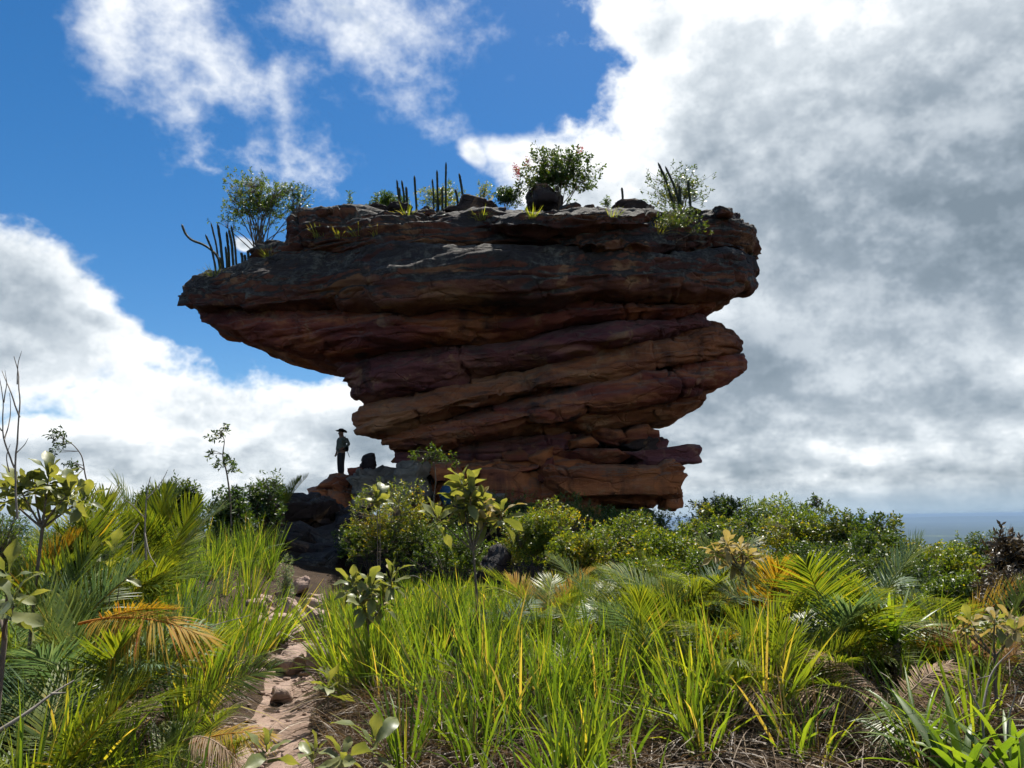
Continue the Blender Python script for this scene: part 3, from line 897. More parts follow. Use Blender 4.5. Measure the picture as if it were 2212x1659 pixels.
# rubble along the brow of the cap
rgk = random.Random(31)
BROW = [(700, 'by the lone sprig'), (860, 'below the left cactus group'), (920, 'between the cactus groups'), (975, 'below the tallest cacti'), (1075, 'left of the round bush'), (1110, 'at the foot of the round bush'),
        (1235, 'right below the round bush'), (1275, 'right of the round bush'), (1390, 'left of the straggly bush'), (1500, 'below the thick leaning cacti'), (1560, 'beside the grey weathered knob')]
for k, (px, wh) in enumerate(BROW):
    yb_ = rgk.uniform(27.6, 29.4)
    sz = rgk.uniform(.4, .75)
    c_ = at(px, rgk.uniform(452, 466), yb_)
    stone('brow_stone', c_[:], (sz * 1.5, sz, sz * rgk.uniform(.5, .8)), 'dark weathered lump on the brow of the rock ' + wh, M['dark' if k % 2 else 'cap'], 260 + k, rot=(0, rgk.uniform(-.3, .3), rgk.uniform(0, 3)), sub=4, box=.5, cuts=9, layered=.15, rough=1.3, cat='stone', group='weathered lumps on the brow of the rock')

tri_v, tri_f, off = [], [], 0
for V in ROCK_V[:len(BEDS)]:
    tri_v.append(V); off += len(V)
allq = np.concatenate(ROCK_F)
allf = [tuple(q) for q in allq]
vv = [tuple(v) for v in np.concatenate(tri_v)]
for (q0, F) in STONE_T:
    allf += [tuple(f + len(vv)) for f in F]
    vv += [tuple(v) for v in q0]
BVH = BVHTree.FromPolygons(vv, allf)
def top_of(x, y, z_from=40.0):
    hit = BVH.ray_cast(Vector((x, y, z_from)), Vector((0, 0, -1)))
    g = gz(x, y)
    return max(hit[0].z, g) if hit[0] is not None else g

def hit_px(px, py):
    """where the line of sight through a picture point meets the rocks"""
    h = BVH.ray_cast(Vector((0, 0, CAM_Z)), ray(px, py))
    return h[0] if h[0] is not None else at(px, py, 29.5)

# ------------------------------------------------------------------ plant builders
GA = 2.39996
def rand_dirs(n, rg):
    v = rg.normal(size=(n, 3))
    return unit(v)

def bush(name, c, w, d, h, label, mat, seed, shoots=520, per=9, leaf=0.075, lw=0.42, lo=0.12, tint=(0.35, 0.22), lump=0.35, shell=0.5,
         cat='bush', group=None, bark='bark', stems=7, up=0.55, twig=0.35, parent=None, sx=None):
    rg = np.random.default_rng(seed)
    root = parent or empty(name, c, label, cat, group)
    hc = h * (1 - lo)
    ctr = np.array([0, 0, h * lo + hc * 0.46])
    dirs = rand_dirs(shoots, rg)
    dirs[:, 2] = np.where(dirs[:, 2] < -0.55, -dirs[:, 2], dirs[:, 2])
    lumpf = 1 + lump * vnoise(dirs * 2.4 + seed, seed) + 0.25 * lump * vnoise(dirs * 6 + seed, seed + 1)
    rad = (1 - shell * rg.random(shoots) ** 1.6) * lumpf * 0.93
    tips = ctr + dirs * rad[:, None] * np.array([w / 2, d / 2, hc / 2 * 1.04])
    tips[:, 2] = np.maximum(tips[:, 2], 0.04)
    if sx is not None:
        tips[:, 0] += sx * (tips[:, 2] / h) ** 1.5
    sd = unit(dirs * 0.6 + np.array([0, 0, up]) + 0.45 * rg.normal(size=(shoots, 3)))
    # leaves spiral round the end of every shoot
    st = Strips()
    k = np.arange(per)
    ln = leaf * per * 0.26
    pos = tips[:, None] - sd[:, None] * (ln * (1 - k / per))[None, :, None]
    e1 = unit(np.cross(sd, np.array([0.3, 0.5, 0.81])))
    e2 = np.cross(sd, e1)
    an = k[None, :] * GA + rg.uniform(0, 6.28, (shoots, 1))
    radial = np.cos(an)[..., None] * e1[:, None] + np.sin(an)[..., None] * e2[:, None]
    ld = unit(radial * 0.9 + sd[:, None] * (0.35 + 0.75 * k / per)[None, :, None] + 0.25 * rg.normal(size=(shoots, per, 3)))
    nr = unit(sd[:, None] + 0.5 * rg.normal(size=(shoots, per, 3)))
    cl = vnoise(tips * 2.0 / max(w, 0.6) * 1.7 + seed, seed + 5)
    tn = np.clip(tint[0] + tint[1] * cl[:, None] + 0.13 * rg.normal(size=(shoots, per)) + 0.10 * (k / per)[None], 0, 1)
    L = leaf * rg.uniform(0.65, 1.2, shoots * per)
    st.add(pos.reshape(-1, 3), ld.reshape(-1, 3), nr.reshape(-1, 3), L, L * lw, np.array([[0, 0, -0.12]]), 2, [0.15, 1.0, 0.06], tn.ravel(), 0.25)
    link('foliage', st.mesh('foliage', M[mat]), root)
    tb = Tubes()
    mains = []
    for q in range(stems):
        a = rg.uniform(0, 6.28)
        r0 = rg.uniform(0, 0.06) * w
        b = np.array([math.cos(a) * r0, math.sin(a) * r0, -0.05])
        tgt = tips[rg.integers(0, shoots)] * np.array([0.75, 0.75, 0.8])
        mid = (b + tgt) / 2 + np.array([0, 0, 0.1 * h]) + rg.normal(size=3) * 0.05 * w
        P = bez(b, mid, tgt, 7)
        tb.add(P, np.linspace(0.016, 0.006, 7) * (0.5 + 0.35 * h), 5)
        mains.append(P)
    MP = np.concatenate(mains)
    for q in rg.choice(shoots, int(shoots * twig), replace=False):
        dd = np.linalg.norm(MP - tips[q], axis=1) + 2.0 * np.maximum(MP[:, 2] - tips[q, 2] + 0.05, 0)
        s0 = MP[np.argmin(dd)]
        tb.add(bez(s0, (s0 + tips[q]) / 2 - sd[q] * 0.05, tips[q], 4), np.linspace(0.006, 0.0025, 4) * (0.6 + 0.3 * h), 3)
    link('branches', tb.mesh('branches', M[bark]), root)
    return root

def bush_px(name, x0, x1, ytop, y, label, mat, seed, zbase=None, dep=None, **kw):
    a, b = at(x0, ytop, y), at(x1, ytop, y)
    x = (a.x + b.x) / 2
    z0 = gz(x, y) if zbase is None else zbase
    w = b.x - a.x
    h = max(a.z, b.z) - z0
    return bush(name, (x, y, z0 - 0.03), w, dep or w * 0.85, h, label, mat, seed, **kw)

# --- one broad leaf (three shapes), one strap leaf (three bends), palm fronds (five)
def broad_mesh(k):
    rg = np.random.default_rng(300 + k)
    nu, nv = 8, 5
    U, Vv = np.meshgrid(np.linspace(0, 1, nu), np.linspace(-1, 1, nv), indexing='ij')
    prof = np.interp(U, [0, .08, .3, .62, .85, 1.0], [.03, .07, .24, [.44, .40, .48][k], .33, .05]) * 0.5
    ph = rg.uniform(0, 6.28)
    Yv = Vv * prof * (1 + 0.10 * np.sin(U * 15 + ph) * np.abs(Vv))
    Zv = 0.30 * prof * np.abs(Vv) * [1, .6, 1.3][k] + 0.045 * np.sin(U * 11 + ph) * Vv * np.abs(Vv) + [0.10, 0.22, -0.02][k] * U * (1 - U) * 2 - [0.10, 0.28, 0.0][k] * U ** 2
    V = np.stack([U, Yv, Zv], -1).reshape(-1, 3)
    i = np.arange(nu * nv).reshape(nu, nv)
    Q = np.stack([i[:-1, :-1], i[1:, :-1], i[1:, 1:], i[:-1, 1:]], -1).reshape(-1, 4)
    tn = np.clip(0.5 + 0.18 * np.sin(U * 5 + ph) - 0.10 * (np.abs(Vv) < 0.1), 0, 1)
    return mesh_np('leaf', V, Q, None, M['broad'], tn.ravel(), True)
BROAD = [broad_mesh(k) for k in range(3)]

def strap_mesh(k):
    n = 11
    T = np.linspace(0, 1, n)
    bend = [0.25, 0.75, 1.25][k]
    ang = -bend * T ** 1.6
    dx, dz = np.cos(ang), np.sin(ang)
    X = np.concatenate([[0], np.cumsum(dx[:-1])]) / (n - 1)
    Z = np.concatenate([[0], np.cumsum(dz[:-1])]) / (n - 1)
    w = 0.5 * np.interp(T, [0, .1, .45, .8, 1], [.7, .9, 1.0, .6, .03])
    V, tn = [], []
    for i in range(n):
        for s, zz in ((-1, .5), (0, 0), (1, .5)):
            V.append((X[i], s * w[i] * 0.055, Z[i] + zz * w[i] * 0.04))
            tn.append(0.22 + 0.32 * T[i])
    i = np.arange(n * 3).reshape(n, 3)
    Q = np.stack([i[:-1, :-1], i[1:, :-1], i[1:, 1:], i[:-1, 1:]], -1).reshape(-1, 4)
    return mesh_np('strap_leaf', V, Q, None, M['grass'], tn, True)
STRAP = [strap_mesh(k) for k in range(3)]

def frond_mesh(k):
    rg = np.random.default_rng(400 + k)
    droop, vee, swp, lfd, nlf = [(0.26, 0.30, 1.0, .22, 58), (0.50, 0.10, 1.0, .35, 60), (0.14, 0.50, 0.85, .12, 54), (0.66, -0.25, 0.9, .55, 44), (0.34, 0.0, 1.10, .5, 58)][k]
    t = np.linspace(0, 1, 14)
    rach = np.stack([t - 0.12 * droop * t ** 3, 0.03 * np.sin(t * 3 + k), -droop * t ** 2.2 + 0.10 * t], -1)
    tb = Tubes()
    tb.add(rach, np.interp(t, [0, 1], [0.012, 0.002]), 4)
    st = Strips()
    for s in (-1, 1):
        tt = np.linspace(0.16, 0.99, nlf) + rg.normal(size=nlf) * 0.006
        P = np.stack([np.interp(tt, t, rach[:, j]) for j in range(3)], 1)
        tg = unit(np.stack([np.interp(tt + 0.03, t, rach[:, j]) - np.interp(tt - 0.03, t, rach[:, j]) for j in range(3)], 1) + 1e-6)
        sd = np.tile(np.array([[0, s, 0.0]]), (nlf, 1))
        up = unit(np.cross(tg, sd)) * s
        a = np.interp(tt, [0.16, .6, 1.0], [1.20, .95, .30]) * swp + rg.normal(size=nlf) * 0.06
        d0 = unit(tg * np.cos(a)[:, None] + sd * np.sin(a)[:, None] + up * (vee + rg.normal(size=nlf) * 0.10)[:, None])
        L = np.interp(tt, [0.16, 0.32, 0.6, 0.85, 1.0], [.22, .36, .38, .28, .13]) * rg.uniform(0.85, 1.1, nlf)
        g = np.tile(np.array([[0, 0, -lfd]]), (nlf, 1)) * rg.uniform(0.5, 1.5, nlf)[:, None]
        st.add(P, d0, up, L, 0.0120 * rg.uniform(.8, 1.2, nlf), g, 4, [.55, 1.0, .95, .65, .05], np.clip(.45 + .2 * rg.normal(size=nlf), 0, 1), 0.35)
    V = np.concatenate([np.concatenate(st.v), np.concatenate(tb.v)])
    Q = np.concatenate([np.concatenate(st.q), np.concatenate(tb.q) + st.n])
    tn = np.concatenate([np.concatenate(st.t), np.full(tb.n, 0.85)])
    return mesh_np('frond', V, Q, None, M['palm'], tn)
FROND = [frond_mesh(k) for k in range(5)]

def aim(o, a, d, up, scale, roll=0.0):
    d = Vector(d).normalized()
    up = Vector(up)
    y = up.cross(d)
    if y.length < 1e-3:
        y = Vector((1, 0, 0)).cross(d)
    y.normalize()
    z = d.cross(y)
    R = Matrix((d, y, z)).transposed() @ Matrix.Rotation(roll, 3, 'X')
    o.matrix_local = Matrix.Translation(Vector(a)) @ R.to_4x4() @ Matrix.Scale(scale, 4)

def palm(c, label, seed, n=12, L=1.5, elev=(20, 75), mats=('palm',), crown=0.15, extra=(), az=None, kinds=(0, 1, 2), group='dwarf palms in the scrub'):
    """stemless palm: fronds rise from a short stub; extra = fronds drawn from the crown to a given point"""
    rg = random.Random(seed)
    root = empty('dwarf_palm', c, label, 'palm', group)
    tb = Tubes()
    tb.add([(0, 0, -0.1), (0, 0, crown * 0.6), (0.01, 0, crown + 0.05)], [0.07, 0.06, 0.02], 8)
    link('stub', tb.mesh('stub', M['palm_dry']), root)
    for i in range(n):
        a = (az[0] + (az[1] - az[0]) * (i + rg.random()) / n) if az else (i * GA + rg.uniform(-.3, .3))
        e = math.radians(elev[0] + (elev[1] - elev[0]) * rg.random())
        o = link('frond', FROND[rg.choice(kinds)], root, M[rg.choice(mats)])
        aim(o, (0, 0, crown), (math.cos(a) * math.cos(e), math.sin(a) * math.cos(e), math.sin(e)), (0, 0, 1), L * rg.uniform(.75, 1.1), rg.uniform(-.5, .5))
    for (p0, p1, kind, mt, lb, rl) in extra:
        A = Vector(p0) - Vector(c) if p0 is not None else Vector((0, 0, crown))
        B = Vector(p1) - Vector(c)
        o = link('frond', FROND[kind], root, M[mt])
        Lf = (B - A).length
        drop = [(0.12), (0.35), (0.0), (0.52), (0.2)][kind]
        aim(o, A, (B - A) + Vector((0, 0, Lf * drop)), (0, 0, 1), Lf * (1.05 + 0.15 * drop), rl)
        if lb:
            o['label'] = lb
    return root

def broad_plant(name, base, rosettes, label, seed, leaf=0.2, n=14, mat='broad', trunk_r=0.02, fork=None, elev=(-20, 75), cat='plant', group=None, bark='bark', mixmat=None):
    """big-leaved shrub: a trunk, branches to each rosette, leaves one by one"""
    rg = random.Random(seed)
    base = Vector(base)
    root = empty(name, base, label, cat, group)
    tb = Tubes()
    f = Vector(fork) - base if fork is not None else None
    if f is not None:
        tb.add(bez((0, 0, -.08), f * 0.5 + Vector((rg.uniform(-.04, .04), 0, 0)), f, 7), np.linspace(trunk_r, trunk_r * .75, 7), 6)
    for rz in rosettes:
        p, sc = Vector(rz[:3]) - base, (rz[3] if len(rz) > 3 else 1.0)
        s0 = f if f is not None else Vector((0, 0, -0.08))
        mid = (s0 + p) / 2 + Vector((rg.uniform(-.05, .05), rg.uniform(-.05, .05), -0.02))
        tb.add(bez(s0, mid, p, 7), np.linspace(trunk_r * .7, trunk_r * .3, 7), 5)
        for i in range(int(n * sc + .5)):
            t = i / max(n * sc - 1, 1)
            a = i * GA + rg.uniform(-.3, .3)
            e = math.radians(elev[0] + (elev[1] - elev[0]) * t + rg.uniform(-14, 14))
            dr = Vector((math.cos(a) * math.cos(e), math.sin(a) * math.cos(e), math.sin(e)))
            mt = mixmat if (mixmat and rg.random() < 0.18) else mat
            o = link('leaf', BROAD[rg.randrange(3)], root, M[mt])
            aim(o, p + dr * 0.01 - Vector((0, 0, (1 - t) * leaf * .35)), dr, (0, 0, 1), leaf * rg.uniform(.45, 1.2) * (0.75 + 0.25 * sc), rg.uniform(-.9, .9))
    link('stem', tb.mesh('stem', M[bark]), root)
    return root

def strap_plant(base, label, seed, n=24, L=1.1, elev=(25, 80), mat='grass', stem=0.0, wide=1.0, group=None, cat='plant'):
    rg = random.Random(seed)
    root = empty('strap_leaf_plant', base, label, cat, group)
    tb = Tubes()
    tb.add([(0, 0, -.08), (0.01, 0, stem * .5 + .02), (0.02, 0, stem + .06)], [0.05, 0.045, 0.03], 7)
    link('stem', tb.mesh('stem', M['bark']), root)
    for i in range(n):
        a = i * GA + rg.uniform(-.3, .3)
        e = math.radians(elev[0] + (elev[1] - elev[0]) * (i + rg.random()) / n)
        o = link('leaf', STRAP[rg.randrange(3)], root, M[mat])
        aim(o, (0, 0, stem), (math.cos(a) * math.cos(e), math.sin(a) * math.cos(e), math.sin(e)), (0, 0, 1), L * rg.uniform(.7, 1.15), rg.uniform(-.4, .4))
        o.scale = (o.scale[0], o.scale[1] * wide, o.scale[2])
    return root

def tussock_data(st, dry, pos, rg, n, hgt, rad=0.09, nd=34, width=0.013, lean=0.22, fan=(0, 0), tint0=0.48, segs=4):
    """green blades into st, bleached thatch into dry; pos (m,3)"""
    pos = np.asarray(pos, float).reshape(-1, 3)
    m = len(pos)
    def rep(a):
        return np.repeat(np.asarray(a, float), n, axis=0)
    B = rep(pos)
    az = rg.uniform(0, 6.283, m * n)
    r = rad * np.sqrt(rg.random(m * n))
    hd = np.stack([np.cos(az), np.sin(az), 0 * az], -1)
    B = B + hd * r[:, None]
    le = np.abs(rg.normal(size=m * n)) * lean + 0.05
    d0 = hd * np.sin(le)[:, None] + np.array([0, 0, 1.0]) * np.cos(le)[:, None]
    d0[:, 0] += fan[0]
    d0[:, 1] += fan[1]
    d0 = unit(d0)
    L = rep(hgt) * rg.uniform(0.55, 1.12, m * n) if np.ndim(hgt) else hgt * rg.uniform(0.55, 1.12, m * n)
    ta = rg.uniform(0, 6.283, m * n)
    nr = np.stack([np.cos(ta), np.sin(ta), 0 * ta], -1)
    dr = np.abs(rg.normal(size=m * n)) * 0.16 + 0.02
    bend = rg.random(m * n) < 0.22
    dr = np.where(bend, dr + rg.uniform(.1, .7, m * n), dr)
    g = hd * (dr * 0.8)[:, None] + np.array([0, 0, -1.0]) * dr[:, None]
    cl = np.repeat(vnoise(pos * 0.8 + 3, 8), n)
    tn = np.clip(tint0 + 0.16 * cl + 0.15 * rg.normal(size=m * n), 0.02, 0.80)
    tn = np.where(rg.random(m * n) < 0.035, rg.uniform(0.86, 1.0, m * n), tn)
    wv = width * rg.uniform(0.6, 1.25, m * n) if not np.ndim(width) else rep(width) * rg.uniform(.6, 1.25, m * n)
    st.add(B, d0, nr, L, wv, g, segs, np.interp(np.linspace(0, 1, segs + 1), [0, .15, .6, 1], [.7, 1, .85, .04]), tn, 0.3, np.where(rg.random(m * n) < .35, rg.uniform(.1, .5, m * n), 0.0))
    if nd:
        B = np.repeat(pos, nd, axis=0)
        k = len(B)
        az = rg.uniform(0, 6.283, k)
        hd = np.stack([np.cos(az), np.sin(az), 0 * az], -1)
        B = B + hd * (rad * 1.2 * np.sqrt(rg.random(k)))[:, None] + np.array([0, 0, 1.0]) * (rg.uniform(0, .14, k))[:, None]
        le = rg.uniform(0.45, 1.45, k)
        d0 = hd * np.sin(le)[:, None] + np.array([0, 0, 1.0]) * np.cos(le)[:, None] + 0.25 * rg.normal(size=(k, 3))
        d0 = unit(d0)
        L = rg.uniform(0.22, 0.70, k) * (np.repeat(np.asarray(hgt, float), nd) if np.ndim(hgt) else hgt)
        dr = rg.uniform(0.15, 0.85, k)
        g = np.array([0, 0, -1.0]) * dr[:, None] + 0.15 * rg.normal(size=(k, 3))
        ta = rg.uniform(0, 6.283, k)
        nr = unit(np.stack([np.cos(ta), np.sin(ta), 0.4 + 0 * ta], -1))
        dry.add(B, d0, nr, L, 0.0065 * rg.uniform(.6, 1.4, k), g, 4, [1, 1, .8, .6, .1], np.clip(rg.normal(size=k) * 0.26 + 0.45, 0, 1))

def dead_branch(name, lines, label, r0=0.016, mat='bark_pale', cat='dead shrub'):
    """bare twigs: polylines given as picture points with a distance each"""
    root = None
    tb = Tubes()
    for q, (pts, r) in enumerate(lines):
        P = np.array([at(*p)[:] for p in pts])
        n = len(P)
        u = np.linspace(0, n - 1, n * 5)
        C = np.stack([np.interp(u, np.arange(n), P[:, j]) for j in range(3)], 1)
        for _ in range(4):
            C[1:-1] = .25 * C[:-2] + .5 * C[1:-1] + .25 * C[2:]
        C = C + 0.006 * fbm(C * 6 + q, 3, q)[:, None]
        if root is None:
            base = Vector(C[0])
            root = empty(name, base, label, cat)
        tb.add(C - np.array(base), np.linspace(r, r * .3, len(C)), 5)
    link('twigs', tb.mesh('twigs', M[mat]), root)
    return root

def cactus(columns, label, seed, group='columnar cacti on the rock top', y=30.0):
    """each column is a ribbed, spiny stem: picture points base first"""
    rg = np.random.default_rng(seed)
    pts0 = at(*columns[0][0], y)
    root = empty('columnar_cactus', (pts0.x, y, pts0.z), label, 'cactus', group)
    for q, col in enumerate(columns):
        yy = y + rg.uniform(-.5, .4)
        P = np.array([at(px, py, yy)[:] for px, py in col])
        P[0, 2] -= 0.45
        n = len(P)
        u = np.linspace(0, n - 1, max(12, n * 6))
        C = np.stack([np.interp(u, np.arange(n), P[:, j]) for j in range(3)], 1)
        for _ in range(5):
            C[1:-1] = .25 * C[:-2] + .5 * C[1:-1] + .25 * C[2:]
        C += 0.012 * fbm(C * 2.0 + q, 2, q + seed)[:, None]
        C = C - np.array(root.location)
        r = 0.039 * rg.uniform(.8, 1.15)
        rr = np.full(len(C), r)
        rr[-1], rr[-2] = r * .25, r * .8
        rr *= 1 + .07 * np.sin(np.arange(len(C)) * 2.1)
        sides = 16
        tg = unit(np.gradient(C, axis=0))
        e1 = unit(np.cross(tg, np.array([0.31, 0.87, 0.16])))
        e2 = np.cross(tg, e1)
        an = np.arange(sides) * 2 * math.pi / sides
        rib = 1 + 0.16 * np.where(np.arange(sides) % 2, -1, 1)
        ring = C[:, None] + (rr[:, None] * rib[None])[..., None] * (np.cos(an)[None, :, None] * e1[:, None] + np.sin(an)[None, :, None] * e2[:, None])
        i = np.arange((len(C) - 1) * sides).reshape(-1, sides)
        j = np.roll(i, -1, 1)
        o = link('column', mesh_np('column', ring.reshape(-1, 3), np.stack([i, j, j + sides, i + sides], 2).reshape(-1, 4), None, M['cactus'], None, True), root)
        st = Strips()
        ns = int(26 * len(C) / 6)
        a = rg.integers(0, len(C) - 1, ns * 3)
        b = rg.integers(0, sides // 2, ns * 3) * 2
        B = ring[a, b]
        d0 = unit(unit(B - C[a]) + 0.7 * rg.normal(size=B.shape))
        st.add(B, d0, rg.normal(size=B.shape), .05, .004, np.array([[0, 0, 0]]), 1, [1, .2], .5)
        tag(link('spines', st.mesh('spines', M['spine']), o), kind='stuff')
    return root

# ------------------------------------------------------------------ plants on the rock top
def top_at(px, y):
    x = at(px, 480, y).x
    return x, top_of(x, y)

x, z = top_at(575, 30.2)
spread = bush_px('spreading_bush', 462, 672, 372, 30.2, 'airy spreading bush with many thin stems at the left of the rock top', 'bush', 501, zbase=min(z, at(575, 545, 30.2).z) - .1,
        shoots=900, per=8, leaf=.10, lw=.5, lo=.20, tint=(.42, .2), lump=.4, shell=.85, stems=26, twig=.8, dep=2.6, up=.8)
bush_px('twiggy_bush', 600, 672, 392, 30.0, 'half bare shrub leaning over the upper tier edge', 'bush_dark', 502, zbase=at(650, 452, 30).z - .3, shoots=70, per=6, leaf=.09, lo=.3, shell=.8, stems=14, twig=1.0, dep=.9, sx=.2)
x, z = top_at(756, 30.0)
bush_px('sprig', 748, 764, 408, 29.6, 'lone small sprig standing on the upper tier', 'bush', 503, zbase=at(756, 450, 29.6).z - .2, shoots=14, per=8, leaf=.12, lo=.05, stems=3, cat='plant')
bush_px('low_bush', 790, 885, 412, 30.4, 'low dark bush left of the tall cactus row', 'bush', 504, zbase=at(840, 470, 30.4).z, shoots=300, per=8, leaf=.12, tint=(.4, .2), shell=.8)
bush_px('low_bush', 895, 1005, 398, 30.6, 'thin pale bush behind the tall cactus row', 'bush', 505, zbase=at(950, 470, 30.6).z, shoots=330, per=8, leaf=.10, tint=(.6, .2), shell=.8, lump=.5)
bush_px('low_bush', 1018, 1072, 385, 30.2, 'small light green shoots between cactus row and round bush', 'bush', 506, zbase=at(1045, 455, 30.2).z, shoots=60, per=8, leaf=.10, tint=(.6, .2), shell=.9, up=.9)
bush_px('low_bush', 1060, 1130, 398, 30.0, 'dark low shrub at the left foot of the round bush', 'bush_dark', 507, zbase=at(1090, 455, 30.).z, shoots=200, per=8, leaf=.13, shell=.8)
rb = bush_px('round_bush', 1105, 1300, 322, 30.3, 'dense round topped bush with thick leaves in the middle of the rock top', 'bush_dark', 508, zbase=at(1210, 455, 30.3).z, shoots=520, per=8, leaf=.165, lw=.5,
             lo=.12, tint=(.45, .22), shell=.75, stems=22, dep=2.6, lump=.4, twig=.7)
fl = Strips()
rg = np.random.default_rng(5)
for (px, py) in ((1113, 360), (1117, 378), (1116, 368), (1254, 324), (1141, 350)):
    c0 = np.array(at(px, py, 29.6)) - np.array(rb.location)
    B = c0 + rg.normal(size=(46, 3)) * np.array([.06, .06, .09])
    d0 = unit(rg.normal(size=(46, 3)) + np.array([0, 0, .4]))
    fl.add(B, d0, rg.normal(size=(46, 3)), .09, .03, np.array([[0, 0, -.1]]), 2, [.2, 1, .2], rg.random(46))
link('blossom', fl.mesh('blossom', M['flower']), rb)
bush_px('cactus_bush', 1375, 1548, 362, 30.0, 'straggly open bush around the thick cacti at the right', 'bush_dark', 509, zbase=at(1460, 480, 30.0).z, shoots=240, per=8, leaf=.13, lw=.42, lo=.15,
        tint=(.5, .25), shell=.9, stems=26, twig=1.0, up=.9, lump=.4)
lp = hit_px(1450, 505)
bush_px('ledge_bush', 1380, 1525, 442, lp.y + .1, 'glossy low bush hanging on the ledge under the right hand cacti', 'bush_dark', 510, zbase=lp.z - .25, shoots=330, per=8, leaf=.085, tint=(.5, .25), shell=.8, lo=0)
bush_px('low_bush', 1296, 1325, 420, 30.0, 'tiny leafy plant right of the round bush', 'bush', 511, zbase=at(1310, 455, 30.).z, shoots=30, per=8, leaf=.10, stems=4)

cactus([[(478, 578), (468, 530), (455, 480)], [(484, 580), (478, 530), (470, 482)], [(470, 575), (458, 540), (444, 506)], [(506, 570), (501, 530), (494, 495)], [(513, 568), (508, 530), (499, 486)],
        [(498, 570), (494, 540), (489, 500)], [(492, 585), (490, 560), (487, 532)], [(479, 588), (477, 570), (475, 555)], [(490, 578), (468, 548), (440, 528), (412, 518), (400, 504), (393, 484)],
        [(482, 572), (470, 552), (455, 540)]], 'clump of dark columnar cacti with one arm bent far out at the left tip', 601)
cactus([[(526, 566), (523, 555), (521, 545)], [(531, 566), (530, 558), (528, 550)], [(539, 562), (537, 552), (535, 541)]], 'three finger sized young cacti beside the spreading bush', 602)
cactus([[(865, 462), (861, 425), (857, 388)], [(878, 464), (873, 425), (868, 389)], [(881, 460), (879, 430), (877, 403)], [(867, 462), (864, 435), (862, 405)], [(901, 460), (898, 420), (895, 379)]],
       'left group of slender columnar cacti in the row on top', 603)
cactus([[(938, 460), (936, 420), (934, 386)], [(945, 455), (945, 410), (944, 367)], [(963, 455), (963, 400), (963, 350)], [(956, 456), (956, 430), (955, 404)], [(948, 458), (947, 440), (946, 422)]],
       'tallest group of slender columnar cacti in the row on top', 604)
cactus([[(1005, 440), (998, 408), (992, 374)], [(992, 445), (988, 428), (983, 408)]], 'leaning pair of columnar cacti at the right end of the row', 605)
cactus([[(1460, 440), (1440, 392), (1421, 351)], [(1474, 440), (1456, 400), (1437, 359)], [(1493, 462), (1490, 425), (1486, 389)], [(1471, 440), (1469, 420), (1467, 400)]],
       'thick leaning columnar cacti rising out of the straggly bush', 606, y=29.2)
cactus([[(1346, 445), (1345, 425), (1343, 405)]], 'single short cactus left of the straggly bush', 607)
cactus([[(1606, 566), (1622, 552), (1629, 540), (1631, 505)]], 'thin upturned cactus growing out of the right end of the rock', 608)

def tussock(px, y, label, seed, n=70, hgt=1.1, zbase=None, name='grass_tussock', group=None, fan=(0, 0), nd=60, width=.013, rad=.10, lean=.22, tint0=.48, cat='grass tussock', dpy=1500):
    x = at(px, dpy, y).x
    z = gz(x, y) if zbase is None else zbase
    rg = np.random.default_rng(seed)
    root = empty(name, (x, y, z - .02), label, cat, group)
    st, dr = Strips(), Strips()
    tussock_data(st, dr, [(0, 0, 0)], rg, n, hgt, rad, nd, width, lean, fan, tint0, 5)
    link('blades', st.mesh('blades', M['grass']), root)
    if nd:
        link('dry_thatch', dr.mesh('dry_thatch', M['dry']), root)
    return root
for k, (px, py, y, lb) in enumerate([(690, 505, 29.3, 'yellowish grass tuft at the left edge of the upper tier ledge'), (735, 512, 29.2, 'largest straw coloured grass tuft on the upper tier ledge'),
                                     (775, 508, 29.2, 'grass tuft with bleached heads on the upper tier ledge'), (815, 506, 29.3, 'rightmost grass tuft on the upper tier ledge'),
                                     (585, 552, 29.6, 'dry grass tuft at the foot of the spreading bush'), (465, 592, 29.8, 'small green grass tuft by the left cactus clump'),
                                     (1040, 470, 29.4, 'grass tuft below the black boulder on top'), (880, 462, 29.4, 'sparse grass tuft under the left cactus group'), (1150, 466, 29.4, 'short grass tuft on the brow below the round bush'), (1320, 468, 29.4, 'thin grass tuft on the brow right of the round bush'), (1420, 500, 28.8, 'strappy grass tuft hanging beside the glossy low bush')]):
    p = hit_px(px, py)
    tussock(px, p.y + .1, lb, 700 + k, n=60, hgt=.62, zbase=p.z - .1, nd=50, width=.016, rad=.22, lean=.5, tint0=.66, group='grass tufts on the rock', dpy=py)

